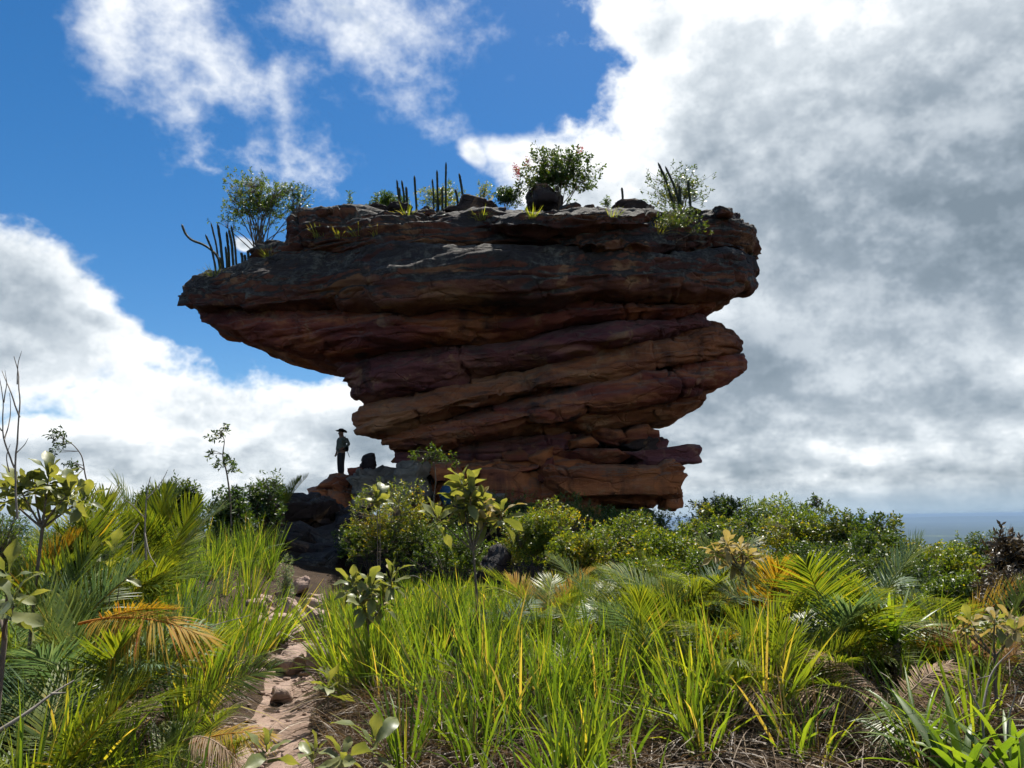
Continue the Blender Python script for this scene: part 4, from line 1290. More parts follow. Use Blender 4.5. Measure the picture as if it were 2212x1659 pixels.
# ------------------------------------------------------------------ bushes round the foot of the rock and behind the grass
BR = 'bushes around the rock foot'
BUSHES = [
    ('glossy_bush', 1100, 1225, 1092, 18.6, 'bright glossy light green bush right of the big-leaved sapling', 'bush', dict(shoots=1000, leaf=.075, tint=(.62, .2))),
    ('glossy_bush', 1190, 1310, 1145, 17.8, 'sunlit rounded bush in front of the bright glossy bush', 'bush', dict(shoots=800, leaf=.075, tint=(.55, .2))),
    ('glossy_bush', 1290, 1400, 1128, 19.2, 'middle green bush below the rust orange block', 'bush', dict(shoots=700, leaf=.075, tint=(.45, .2))),
    ('glossy_bush', 1370, 1490, 1150, 17.6, 'green bush left of the sky gap under the block', 'bush', dict(shoots=700, leaf=.08, tint=(.5, .2))),
    ('shade_bush', 790, 925, 1064, 20.9, 'dim olive green bush below the grey boulders', 'bush', dict(shoots=900, leaf=.065, tint=(.56, .2))),
    ('shade_bush', 742, 860, 1130, 21.6, 'dark bush beside the shaded end of the path', 'bush', dict(shoots=700, leaf=.07, tint=(.35, .2))),
    ('shade_bush', 850, 1010, 1128, 20.6, 'glinting dark bush left behind the big-leaved sapling', 'bush', dict(shoots=800, leaf=.07, tint=(.35, .2))),
    ('shade_bush', 930, 1050, 1150, 19.4, 'low shaded bush at the foot of the big-leaved sapling', 'bush', dict(shoots=500, leaf=.07, tint=(.35, .2))),
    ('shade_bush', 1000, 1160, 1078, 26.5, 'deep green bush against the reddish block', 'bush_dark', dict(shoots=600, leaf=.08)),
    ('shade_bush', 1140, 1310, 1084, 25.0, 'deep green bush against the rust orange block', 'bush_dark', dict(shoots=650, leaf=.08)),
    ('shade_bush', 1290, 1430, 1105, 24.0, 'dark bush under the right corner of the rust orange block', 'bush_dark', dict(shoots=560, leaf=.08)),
    ('airy_shrub', 1400, 1450, 1090, 22.5, 'wispy shrub silhouetted in the sky gap', 'bush_dark', dict(shoots=60, leaf=.10, shell=.9, stems=10, twig=1)),
    ('leafy_bush', 1460, 1570, 1128, 18.6, 'light green bush right of the sky gap', 'bush', dict(shoots=640, leaf=.085, tint=(.55, .2))),
    ('leafy_bush', 1505, 1600, 1092, 23.0, 'dark topped bush on the skyline right of the rock', 'bush_dark', dict(shoots=480, leaf=.10)),
    ('leafy_bush', 1590, 1730, 1097, 21.0, 'wide mixed green bush on the skyline', 'bush', dict(shoots=720, leaf=.085, tint=(.4, .22))),
    ('leafy_bush', 1660, 1800, 1120, 18.5, 'yellow green bush below the little skyline tree', 'bush', dict(shoots=760, leaf=.08, tint=(.6, .2))),
    ('leafy_bush', 1790, 1920, 1125, 18.0, 'bush with reddish tips left of the open view', 'bush_dark', dict(shoots=560, leaf=.115, tint=(.6, .25))),
    ('leafy_bush', 1845, 1950, 1165, 16.0, 'dark olive bush under the bush with reddish tips', 'bush_dark', dict(shoots=620, leaf=.09, tint=(.5, .2))),
    ('leafy_bush', 1925, 2050, 1188, 17.5, 'bright green bush below the open view', 'bush', dict(shoots=700, leaf=.08, tint=(.55, .2))),
    ('leafy_bush', 2010, 2120, 1215, 16.0, 'low green bush right of the bright bush under the open view', 'bush', dict(shoots=600, leaf=.08, tint=(.45, .2))),
    ('leafy_bush', 2065, 2135, 1180, 23.0, 'small round far bush before the plain', 'bush_dark', dict(shoots=300, leaf=.09)),
    ('brown_bush', 2110, 2250, 1128, 12.0, 'brown leaved open bush at the far right edge', 'bush_brown', dict(shoots=300, leaf=.12, lw=.38, shell=.8, stems=18, twig=1, lo=.2)),
    ('brown_bush', 2080, 2260, 1225, 10.5, 'tangled brown bush below the open brown leaved bush', 'bush_brown', dict(shoots=800, leaf=.06, shell=.8, stems=18, twig=.9)),
    ('leafy_bush', 1500, 1640, 1190, 15.5, 'mid green bush behind the withered big-leaved plant', 'bush', dict(shoots=640, leaf=.075, tint=(.4, .2))),
    ('leafy_bush', 1690, 1850, 1195, 15.0, 'dark glinting bush behind the tall palm fronds', 'bush_dark', dict(shoots=800, leaf=.07, tint=(.6, .2))),
    ('leafy_bush', 1830, 2000, 1225, 14.0, 'dark green bush behind the strap-leaved plant', 'bush_dark', dict(shoots=760, leaf=.07, tint=(.5, .2))),
    ('leafy_bush', 1980, 2130, 1262, 12.8, 'olive bush left of the tangled brown bush', 'bush', dict(shoots=640, leaf=.07, tint=(.4, .22))),
    ('leafy_bush', 1330, 1480, 1215, 15.8, 'dark leafy bush behind the grass on the right', 'bush', dict(shoots=600, leaf=.075, tint=(.38, .2))),
    ('skyline_bush', 285, 360, 1040, 20.0, 'low leafy bush left of the skyline bushes', 'bush_dark', dict(shoots=300, leaf=.11)),
    ('skyline_bush', 340, 455, 1018, 20.5, 'dark bush with drooping leaves on the left skyline', 'bush_dark', dict(shoots=380, leaf=.13, lw=.36, shell=.7, stems=12, twig=.8)),
    ('skyline_bush', 440, 560, 1040, 20.0, 'black green bush under the tall sprig tree', 'bush_dark', dict(shoots=420, leaf=.12, shell=.7)),
    ('skyline_bush', 510, 625, 1012, 21.5, 'dark spreading bush between sprig tree and the person', 'bush_dark', dict(shoots=420, leaf=.12, lw=.36, shell=.75, stems=16, twig=.9)),
    ('feathery_bush', 100, 270, 1062, 9.5, 'fine leaved green bush behind the big-leaved shrub', 'bush', dict(shoots=900, leaf=.05, lw=.2, per=12, tint=(.5, .2), shell=.8)),
    ('feathery_bush', -60, 90, 1075, 9.0, 'fine leaved bush at the far left edge', 'bush', dict(shoots=700, leaf=.05, lw=.2, per=12, tint=(.4, .2), shell=.8)),
    ('feathery_bush', 1425, 1520, 1440, 6.3, 'feathery dark green herb in the dry thatch', 'bush', dict(shoots=420, leaf=.035, lw=.2, per=12, tint=(.45, .2), shell=.9, stems=12)),
    ('feathery_bush', 1255, 1310, 1390, 7.0, 'small feathery herb between grass and silver frond', 'bush', dict(shoots=200, leaf=.035, lw=.2, per=12, tint=(.5, .2), shell=.9, stems=8)),
    ('speckled_herb', 598, 642, 1192, 15.0, 'pale silvery herb by the dark rock step', 'palm_blue', dict(shoots=110, leaf=.05, per=12, lw=.4, tint=(.8, .1), shell=.9, up=1.2, stems=8)),
]
for k, (nm, x0, x1, yt, y, lb, mt, kw) in enumerate(BUSHES):
    if nm in ('leafy_bush', 'glossy_bush', 'shade_bush'):
        x0, x1, yt = x0 - 34, x1 + 34, yt - (34 if x0 > 1440 else 16)
        tn_ = kw.get('tint', (.5, .2))
        kw = dict(kw, shoots=int(kw['shoots'] * 1.35), lump=.5, shell=.6, tint=(min(.58, tn_[0] + .02), tn_[1]))
    bush_px(nm, x0, x1, yt, y, lb, mt, 1000 + k, **kw)

# small trees
def sprig_tree(name, base, stem_px, y, clumps, label, seed, mat='bush_dark', leaf=.12, lw=.36, r=.025):
    rg = np.random.default_rng(seed)
    b = Vector(base)
    root = empty(name, b, label, 'tree')
    tb, st = Tubes(), Strips()
    P = np.array([at(px, py, y)[:] for px, py in stem_px]) - np.array(b)
    P[0] = (0, 0, -.1)
    u = np.linspace(0, len(P) - 1, len(P) * 5)
    C = np.stack([np.interp(u, np.arange(len(P)), P[:, j]) for j in range(3)], 1)
    for _ in range(3):
        C[1:-1] = .25 * C[:-2] + .5 * C[1:-1] + .25 * C[2:]
    tb.add(C, np.linspace(r, r * .35, len(C)), 6)
    for (px, py, rad, n) in clumps:
        c0 = np.array(at(px, py, y)) - np.array(b)
        R = rad / FPX * y
        s0 = C[np.argmin(np.linalg.norm(C - c0, axis=1) + np.maximum(C[:, 2] - c0[2], 0) * 2)]
        for q in range(max(3, n // 9)):
            tip = c0 + rand_dirs(1, rg)[0] * R * np.array([1, 1, .62]) * rg.random() ** .4
            tb.add(bez(s0, (s0 + c0) / 2 + rg.normal(size=3) * R * .2, tip, 5), np.linspace(r * .4, r * .12, 5), 4)
            m = 11
            sd = unit((tip - c0) + np.array([0, 0, R * .4]) + rg.normal(size=3) * R * .3)
            k = np.arange(m)
            B = tip - sd * (leaf * 2.2 * k / m)[:, None]
            d0 = unit(rand_dirs(m, rg) + sd * .5)
            st.add(B, d0, rand_dirs(m, rg), leaf * rg.uniform(.7, 1.2, m), leaf * lw, np.array([[0, 0, -.2]]), 2, [.15, 1, .06], np.clip(rg.normal(size=m) * .2 + .45, 0, 1), .2)
    link('trunk', tb.mesh('trunk', M['bark']), root)
    link('crown', st.mesh('crown', M[mat]), root)
    return root

def gbase(px, y, py=1200):
    x = at(px, py, y).x
    return (x, y, gz(x, y))
sprig_tree('sprig_tree', gbase(505, 19.5), [(505, 1200), (498, 1080), (490, 1020), (480, 985), (486, 950), (474, 930)], 19.5,
           [(468, 938, 26, 60), (487, 926, 16, 36), (478, 992, 30, 60), (502, 988, 24, 50), (455, 978, 16, 26), (500, 1012, 20, 30)], 'thin crooked tree with two leaf clumps on the left skyline', 901)
sprig_tree('sprig_tree', gbase(190, 12, 1150), [(215, 1150), (205, 1080), (185, 1035), (178, 985), (160, 962), (140, 948)], 12.0,
           [(123, 930, 18, 40), (128, 955, 22, 46), (118, 975, 20, 40), (150, 1000, 12, 20), (165, 1008, 18, 36), (122, 940, 22, 36)], 'twisted bare stemmed shrub with dark leaf sprays above the big-leaved shrub', 902, leaf=.07, r=.014)
sprig_tree('skyline_tree', gbase(1765, 22), [(1762, 1250), (1760, 1150), (1762, 1110), (1765, 1085)], 22.0,
           [(1745, 1090, 26, 80), (1775, 1085, 26, 80), (1760, 1075, 22, 70), (1785, 1100, 20, 60), (1735, 1105, 18, 50), (1765, 1110, 26, 70)], 'little round crowned tree on the skyline right of the rock', 903, leaf=.11)
sprig_tree('slim_tree', gbase(935, 20.6), [(938, 1180), (936, 1080), (942, 1040), (938, 1000), (940, 975)], 20.6,
           [(900, 985, 22, 60), (925, 978, 20, 60), (948, 972, 20, 60), (972, 990, 22, 60), (940, 992, 26, 60), (985, 998, 14, 40), (895, 975, 14, 36), (938, 962, 12, 36)],
           'slim tree with flat yellow green crown before the rock foot', 904, mat='bush', leaf=.09)

# ------------------------------------------------------------------ big-leaved shrubs
def pt(px, py, y):
    return at(px, py, y)[:]
broad_plant('big_leaf_shrub', gbase(75, 6.6, 1300), [pt(45, 1060, 6.5) + (1.2,), pt(105, 1035, 6.6) + (1.2,), pt(150, 1065, 6.4) + (1.2,), pt(15, 1070, 6.7), pt(75, 1050, 6.9), pt(185, 1075, 6.7) + (.6,), pt(130, 1085, 6.8)],
            'big-leaved grey green shrub rising above the palms at the left edge', 801, leaf=.21, n=20, elev=(-40, 75), fork=pt(92, 1140, 6.6), trunk_r=.017, cat='shrub')
broad_plant('big_leaf_shrub', gbase(-10, 3.3, 1500), [pt(20, 1245, 3.2) + (.7,), pt(30, 1310, 3.1) + (.7,), pt(-20, 1290, 3.4)],
            'close-up big-leaved sprig cut by the left picture edge', 802, leaf=.19, n=8, fork=pt(10, 1380, 3.3), trunk_r=.014, elev=(-10, 60), cat='shrub')
broad_plant('big_leaf_plant', gbase(245, 8.2, 1300), [pt(245, 1195, 8.2) + (.7,), pt(265, 1225, 8.1) + (.5,)], 'small big-leaved plant among the palms left of the grass', 803, leaf=.25, n=8, trunk_r=.012)
broad_plant('big_leaf_plant', gbase(300, 6.2, 1480), [pt(305, 1385, 6.2) + (.8,)], 'small big-leaved plant below the golden palm frond', 804, leaf=.22, n=8, trunk_r=.012)
broad_plant('big_leaf_shrub', gbase(795, 8.3, 1480), [pt(765, 1260, 8.3), pt(800, 1270, 8.2) + (1.2,), pt(845, 1250, 8.4), pt(785, 1300, 8.1), pt(825, 1300, 8.4)],
            'big-leaved shrub with glossy pale leaves standing right of the path', 805, leaf=.23, n=17, elev=(-45, 75), fork=pt(795, 1350, 8.3), trunk_r=.016, cat='shrub', mixmat='wither')
broad_plant('big_leaf_sapling', gbase(1035, 9.2, 1430), [pt(1000, 1045, 9.2) + (1.1,), pt(1015, 1075, 9.1), pt(985, 1085, 9.3) + (.8,), pt(945, 1120, 9.3) + (.8,), pt(1040, 1080, 9.2), pt(1055, 1115, 9.1) + (.8,), pt(1085, 1110, 9.2) + (.7,), pt(1010, 1100, 9.3)],
            'tall big-leaved sapling with bright yellow green leaves in front of the rock foot', 806, leaf=.28, n=16, elev=(-45, 75), fork=pt(1022, 1190, 9.2), trunk_r=.018, cat='sapling', mixmat='wither')
broad_plant('big_leaf_plant', gbase(820, 16, 1200), [pt(815, 1075, 16.0), pt(820, 1085, 16.2) + (.8,)], 'big-leaved rosette above the dim olive bush', 807, leaf=.40, n=13, trunk_r=.02, elev=(0, 80))
broad_plant('withered_plant', gbase(1690, 8.2, 1420), [pt(1545, 1190, 8.2) + (.9,), pt(1570, 1175, 8.1), pt(1600, 1185, 8.3), pt(1615, 1200, 8.2) + (.8,), pt(1580, 1205, 8.3)],
            'withered big-leaved plant on a slanting stem in front of the right bushes', 808, leaf=.165, n=16, fork=pt(1600, 1230, 8.2), trunk_r=.018, mat='wither', elev=(-50, 60), cat='shrub')
broad_plant('withered_plant', gbase(2150, 6.0, 1480), [pt(2100, 1345, 6.0), pt(2150, 1340, 6.0), pt(2195, 1360, 5.9), pt(2080, 1360, 6.1) + (.6,), pt(2180, 1335, 6.2)],
            'withered pale leaved plant at the right edge before the brown bush', 809, leaf=.135, n=14, fork=pt(2150, 1420, 6.0), trunk_r=.015, mat='wither', mixmat='broad', elev=(-50, 60), cat='shrub')
broad_plant('seedling', gbase(705, 7.4, 1500), [pt(708, 1478, 7.4)], 'big-leaved seedling leaning over the path from the right bank', 810, leaf=.25, n=8, trunk_r=.008, elev=(-10, 70))
broad_plant('seedling', gbase(575, 5.05, 1640), [pt(575, 1620, 5.05)], 'leftmost leafy seedling on the sandy path', 811, leaf=.19, n=8, trunk_r=.008, elev=(0, 75))
broad_plant('seedling', gbase(675, 4.9, 1650), [pt(678, 1632, 4.9)], 'seedling with broad upright pale leaf in the middle of the path', 812, leaf=.20, n=6, trunk_r=.008, elev=(10, 85))
broad_plant('seedling', gbase(740, 4.95, 1640), [pt(738, 1635, 4.95)], 'dark glossy seedling right of the broad upright pale leaf', 813, leaf=.16, n=5, trunk_r=.007, elev=(5, 60))
broad_plant('seedling', gbase(805, 5.1, 1640), [pt(805, 1600, 5.1)], 'rightmost seedling with two upright wavy leaves in the dry thatch', 814, leaf=.23, n=7, trunk_r=.008, elev=(-20, 85))

# ------------------------------------------------------------------ palms
G = gbase
palm(G(215, 6.3, 1400), 'bright yellow green dwarf palm in the left foreground above the golden frond', 1, n=18, L=1.3, elev=(15, 62), mats=('palm', 'palm', 'palm_blue'), crown=.25,
     extra=[(pt(175, 1345, 6.1), pt(405, 1368, 5.8), 4, 'palm_gold', 'golden orange dying frond', .3), (pt(190, 1350, 6.0), pt(370, 1310, 6.0), 0, 'palm_gold', 'golden frond tinged red', -.2)])
palm(G(70, 7.6, 1350), 'dwarf palm with arching fronds under the big-leaved shrub', 2, n=18, L=1.45, elev=(20, 70), mats=('palm', 'palm', 'palm_blue'), crown=.3)
palm(G(310, 11, 1300), 'tall upright palm on the left skyline', 3, n=16, L=1.75, elev=(40, 85), crown=.35, kinds=(0, 2))
palm(G(200, 9.6, 1300), 'dense palm between big-leaved shrub and skyline palm', 4, n=14, L=1.5, elev=(30, 80), crown=.35, kinds=(0, 2))
palm(G(90, 4.9, 1560), 'ferny dwarf palm low in the bottom left corner', 5, n=9, L=.95, elev=(15, 65), crown=.1, mats=('palm',))
palm(G(250, 5.2, 1560), 'small palm in the bottom left with shaded leaflets', 6, n=5, L=.7, elev=(20, 75), crown=.08,)
palm(G(395, 6.0, 1540), 'palm with one long yellow green frond reaching over the path', 7, n=6, L=.75, elev=(20, 70), crown=.08,
     extra=[(pt(395, 1535, 6.0), pt(575, 1455, 6.0), 0, 'palm', 'yellow green frond reaching over the path', .9)])
palm(G(415, 5.4, 1610), 'dying palm with a golden frond lying on the path edge', 8, n=5, L=.6, elev=(10, 60), crown=.05, mats=('palm', 'palm'),
     extra=[(pt(410, 1605, 5.4), pt(560, 1590, 5.3), 4, 'palm_gold', 'golden frond lying on the path edge', .4), (pt(400, 1600, 5.4), pt(500, 1640, 5.2), 3, 'palm_dry', 'brown withered frond', 0)])
palm(G(1800, 7.8, 1480), 'large feathery palm with many fronds in the right foreground', 9, n=24, L=1.35, elev=(8, 58), crown=.3, mats=('palm', 'palm', 'palm', 'palm_blue'),
     extra=[(None, pt(1665, 1240, 8.2), 2, 'palm', None, .2), (None, pt(1900, 1300, 8), 1, 'palm_blue', 'silvery arching frond', .3), (None, pt(1720, 1300, 8.0), 4, 'palm_gold', 'orange dying frond', .2), (None, pt(1690, 1420, 7.4), 3, 'palm_gold', 'hanging orange frond', .4),
            (None, pt(1770, 1540, 7.4), 3, 'palm_dry', 'dead brown hanging frond', 0), (None, pt(1900, 1500, 7.4), 3, 'palm_dry', 'bleached hanging frond', -.3)])
palm(G(1500, 9.2, 1440), 'silvery green palm left of the large feathery palm', 10, n=20, L=1.3, elev=(12, 58), crown=.25, mats=('palm', 'palm_blue', 'palm'),
     extra=[(None, pt(1600, 1400, 8.6), 4, 'palm_gold', 'yellowing low frond', .1), (None, pt(1640, 1260, 9.2), 0, 'palm_gold', 'golden upright frond', .1)])
palm(G(1395, 7.4, 1440), 'low palm with one pale silver frond beside the tall grass', 11, n=5, L=1.0, elev=(20, 70), crown=.15, mats=('palm', 'palm_blue'),
     extra=[(pt(1415, 1440, 7.2), pt(1335, 1300, 7.3), 1, 'palm_blue', 'pale silver frond', 1.0), (pt(1390, 1430, 7.4), pt(1300, 1460, 7.0), 3, 'palm_dry', 'brown dead frond', 0)])
palm(G(1180, 11.2, 1340), 'yellowish palm behind the tall grass', 12, n=15, L=1.15, elev=(10, 60), crown=.25, mats=('palm', 'palm', 'palm_gold'))
palm(G(1075, 10.4, 1340), 'small palm with pale fan of leaflets behind the sapling stem', 13, n=8, L=.85, elev=(20, 65), crown=.2, mats=('palm', 'palm_blue'))
palm(G(2010, 8.2, 1440), 'dark green palm under the strap-leaved plant', 14, n=18, L=1.1, elev=(5, 58), crown=.2, mats=('palm', 'palm', 'palm_gold'))
palm(G(1620, 6.4, 1560), 'half dead palm stump in the dark hollow at the lower right', 15, n=9, L=.75, elev=(-5, 55), crown=.25, mats=('palm', 'palm_dry', 'palm'), kinds=(1, 3, 4))
palm(G(1930, 6.0, 1580), 'withered palm with hanging bleached fronds at the lower right', 16, n=10, L=.7, elev=(0, 60), crown=.2, mats=('palm_dry', 'palm', 'palm'), kinds=(1, 3, 4))
palm(G(1590, 13.5, 1300), 'palm with orange fronds inside the right bushes', 17, n=10, L=.9, elev=(40, 80), crown=.6, mats=('palm', 'palm_gold', 'palm'))
palm(G(610, 24.5, 1150), 'small palm silhouetted on the skyline left of the ledge block', 18, n=7, L=1.3, elev=(30, 75), crown=.9, kinds=(0, 2))
palm(G(20, 8.8, 1300), 'yellowing palm at the far left edge', 19, n=12, L=1.2, elev=(15, 65), crown=.5, mats=('palm_gold', 'palm', 'palm_dry'))
palm(G(1330, 9.4, 1380), 'palm with narrow green fronds mixed into the grass', 20, n=12, L=1.1, elev=(15, 62), crown=.2)
palm(G(2140, 7.4, 1480), 'low palm at the right edge', 21, n=10, L=1.0, elev=(10, 60), crown=.15, mats=('palm', 'palm_dry', 'palm'))

palm(G(1650, 8.8, 1430), 'palm with stiff green fronds behind the large feathery palm', 22, n=16, L=1.2, elev=(15, 62), crown=.25, mats=('palm', 'palm', 'palm_gold'))
palm(G(1880, 9.0, 1430), 'palm filling the gap between feathery palm and strap-leaved plants', 23, n=16, L=1.2, elev=(12, 60), crown=.25, mats=('palm', 'palm_blue'))
palm(G(1560, 7.4, 1480), 'yellowing palm in front of the silvery green palm', 24, n=12, L=1.0, elev=(10, 55), crown=.2, mats=('palm', 'palm', 'palm_gold'))
palm(G(1720, 6.6, 1540), 'low ferny palm at the edge of the dark hollow', 25, n=12, L=.9, elev=(8, 55), crown=.2, mats=('palm',))
palm(G(1440, 8.4, 1430), 'narrow palm between tall grass and silvery green palm', 26, n=12, L=1.05, elev=(18, 66), crown=.2, mats=('palm', 'palm_blue'))
# strap-leaved plants
strap_plant(G(1935, 7.2, 1420), 'tall strap-leaved plant on a dark stem right of the large palm', 31, n=30, L=.62, elev=(10, 85), stem=.45, wide=1.0)
strap_plant(G(2035, 7.6, 1420), 'second tall strap-leaved plant nearer the withered leaves', 32, n=26, L=.6, elev=(10, 85), stem=.35, wide=1.0)
strap_plant(G(2080, 5.0, 1640), 'broad corn-like plant in the bottom right corner', 33, n=20, L=.72, elev=(20, 75), wide=1.5)
strap_plant(G(2190, 4.9, 1640), 'pale strap-leaved plant cut by the bottom right corner', 34, n=18, L=.7, elev=(20, 75), wide=1.3)
strap_plant(G(385, 4.2, 1650), 'wide strap-leaved plant at the bottom edge left of the path', 35, n=7, L=.62, elev=(25, 85), wide=2.0)
strap_plant(G(1990, 5.6, 1620), 'tangle of long pale blades beside the corn-like plant', 36, n=24, L=.75, elev=(15, 70), wide=.8, mat='grass')

# dead twigs
dead_branch('bare_shrub', [([(40, 1120, 5.0), (30, 1000, 5), (45, 880, 5), (38, 800, 5.1), (30, 770, 5.1)], .0075), ([(45, 900, 5), (20, 840, 5), (5, 800, 5.1)], .006), ([(38, 830, 5), (40, 780, 5), (47, 758, 5)], .004),
                           ([(32, 1010, 5), (5, 940, 4.9), (8, 860, 4.9), (-5, 790, 4.9)], .006), ([(8, 870, 4.9), (15, 830, 4.9), (10, 800, 4.9)], .004), ([(10, 950, 4.9), (25, 900, 5), (18, 850, 5)], .005), ([(35, 980, 5), (55, 960, 5), (62, 945, 5)], .004),
                           ([(20, 1020, 5), (12, 985, 5), (22, 960, 5)], .005), ([(5, 930, 4.9), (-12, 900, 4.9)], .005)], 'bare curving twigs against the sky at the left edge')
dead_branch('dead_twig', [([(315, 1210, 7), (312, 1130, 7), (318, 1060, 7), (325, 1030, 7)], .010), ([(313, 1120, 7), (285, 1090, 7), (262, 1075, 7)], .006), ([(316, 1080, 7), (350, 1040, 7.1), (362, 1015, 7.1)], .006), ([(312, 1150, 7), (322, 1200, 6.9), (340, 1225, 6.8)], .007),
                          ([(300, 1130, 7), (280, 1160, 6.9), (255, 1185, 6.9)], .006), ([(290, 1150, 7), (285, 1190, 6.9), (300, 1215, 6.9)], .004)], 'pale dead twigs hanging above the small big-leaved plant')
dead_branch('dead_twig', [([(2130, 1640, 5.2), (2120, 1540, 5.2), (2140, 1450, 5.3), (2190, 1400, 5.3)], .010), ([(2120, 1540, 5.2), (2090, 1480, 5.2), (2095, 1430, 5.2)], .007), ([(2180, 1650, 5.1), (2175, 1560, 5.1), (2200, 1480, 5.1)], .009), ([(2140, 1460, 5.3), (2100, 1470, 5.3)], .004)],
            'dark bare twigs in the bottom right corner')
dead_branch('dead_twig', [([(360, 1460, 6.2), (400, 1390, 6.3), (460, 1350, 6.4), (540, 1330, 6.5)], .008), ([(420, 1370, 6.3), (450, 1330, 6.4), (500, 1290, 6.5)], .004), ([(400, 1390, 6.3), (380, 1350, 6.3)], .003)], 'dark dead twig slanting over the left grass')
dead_branch('fallen_branch', [([(-20, 1590, 4.6), (60, 1540, 4.7), (110, 1500, 4.8), (160, 1470, 4.9)], .014), ([(110, 1500, 4.8), (140, 1498, 4.8)], .009)], 'grey fallen branch in the bottom left corner', cat='branch')
dead_branch('dead_twig', [([(1025, 1400, 9.1), (960, 1300, 9.1), (900, 1240, 9.1), (860, 1250, 9.0)], .008), ([(930, 1270, 9.1), (905, 1290, 9.1)], .004)], 'arching bare twig left of the sapling stem')

# ------------------------------------------------------------------ tall grass
HERO = [(1068, 6.9, 'upright grass tussock with reddish stem bases at the bottom centre', (0, 0)), (1185, 6.7, 'leaning grass tussock right of the one with reddish bases', (.22, 0)), (945, 7.4, 'grass tussock leaning left over the dark hollow', (-.25, 0)),
        (830, 8.0, 'grass tussock at the foot of the big-leaved shrub', (-.2, 0)), (735, 9.2, 'outermost grass tussock right of the path', (-.3, 0)), (1310, 6.9, 'tall grass tussock left of the low silver palm', (.1, 0)),
        (1500, 6.6, 'bright grass tussock left of the feathery herb', (-.25, 0)), (1570, 6.3, 'very yellow green upright tussock right of the feathery herb', (.02, 0)), (1650, 6.1, 'tussock with long single blades before the dark hollow', (.1, 0)),
        (85, 4.8, 'long bladed tussock in the bottom left foreground', (.1, 0)), (170, 5.3, 'tussock beside the long bladed one in the bottom left', (.15, 0)), (450, 9.6, 'tall dark tussock in the middle of the left bank', (0, 0)),
        (540, 10.3, 'tussock hanging over the left edge of the path', (.28, 0)), (585, 11.6, 'farthest tussock at the left path edge near the shade', (.32, 0)), (420, 7.2, 'fresh green tussock before the yellow green frond', (.1, 0))]
for k, (px, y, lb, fan) in enumerate(HERO):
    tussock(px, y, lb, 2000 + k, n=64, hgt=1.12 if y > 5.5 else .95, fan=fan, nd=190, width=.020, rad=.10, lean=.17, tint0=.50)

rg = np.random.default_rng(77)
N = 5200
yy = 3.4 + 17.0 * rg.random(N) ** 0.85
xx = rg.uniform(-.74, .74, N) * (yy + 1.0)
d = path_dist(xx, yy)
pxs = xx / yy * FPX * 1.02 + PW / 2
ok = d > 0.58
ok &= ~((yy > 17.2) & (pxs > 600) & (pxs < 760))
left = pxs < 640
keep = np.where(left, np.where(pxs > 330, .9, np.where(yy > 6, .30, .75)), np.where(pxs < 1380, .95, np.where(pxs < 1700, .30, .16)))
keep = np.where(yy < 4.6, keep * .35, keep)
keep = np.where((yy < 6.3) & ~left, keep * .30, np.where((yy < 7.2) & ~left, keep * .55, keep))
keep = keep * np.where(yy > 14.5, .5, 1) * np.where((pxs > 1250) & (yy > 9.5), .35, 1)
cl = fbm(np.stack([xx * .9, yy * .9, 0 * xx], -1), 2, 91)
keep = keep * np.where(cl < 0, .15, 1.2)
ok &= rg.random(N) < keep
# bare hollows between the tussocks near the viewer
hol = fbm(np.stack([xx * 1.1, yy * 1.1, 0 * xx], -1), 2, 44)
ok &= ~((hol < -.16) & (yy < 9))
xx, yy, pxs = xx[ok], yy[ok], pxs[ok]
pos = np.stack([xx, yy, ground_z(xx, yy) - .02], -1)
hg = .98 + .30 * fbm(pos * .5, 3, 6) + np.where((pxs > 370) & (pxs < 640), .30, 0) - np.where(yy < 5.6, .20, 0) - np.where(pxs > 1500, .12, 0)
hg = hg * np.where(pxs > 660, 1 - .30 * sstep(8.5, 13, yy), 1)
st, dr = Strips(), Strips()
nearm = yy < 9
# thick bleached skirts hanging down the bank in front
ns_ = 150
ysk = rg.uniform(5.6, 8.6, ns_)
xsk = rg.uniform(-1.75, 4.6, ns_) * ysk / 7.0
oks = path_dist(xsk, ysk) > .55
psk = np.stack([xsk, ysk, ground_z(xsk, ysk) + .02], -1)[oks]
tussock_data(Strips(), dr, psk, rg, 1, .95, .16, 80, .01, .2)
xe = rg.uniform(820, 1720, 34)
ye = rg.uniform(5.5, 6.9, 34)
xe = (xe - PW / 2) / FPX * ye
pe = np.stack([xe, ye, ground_z(xe, ye) - .02], -1)
tussock_data(st, dr, pe, rg, 26, rg.uniform(.62, 1.0, 34), .08, 70, .020, .20, (0, 0), .48, 5)
tussock_data(st, dr, pos[nearm], rg, 24, hg[nearm], .085, 36, .0215, .17, (0, 0), .40, 4)
tussock_data(st, dr, pos[~nearm], rg, 20, hg[~nearm], .10, 12, .0245, .18, (0, 0), .40, 3)
o = link('grass', st.mesh('grass', M['grass']))
tag(o, 'tall backlit green grass covering both banks of the path', 'grass', kind='stuff')
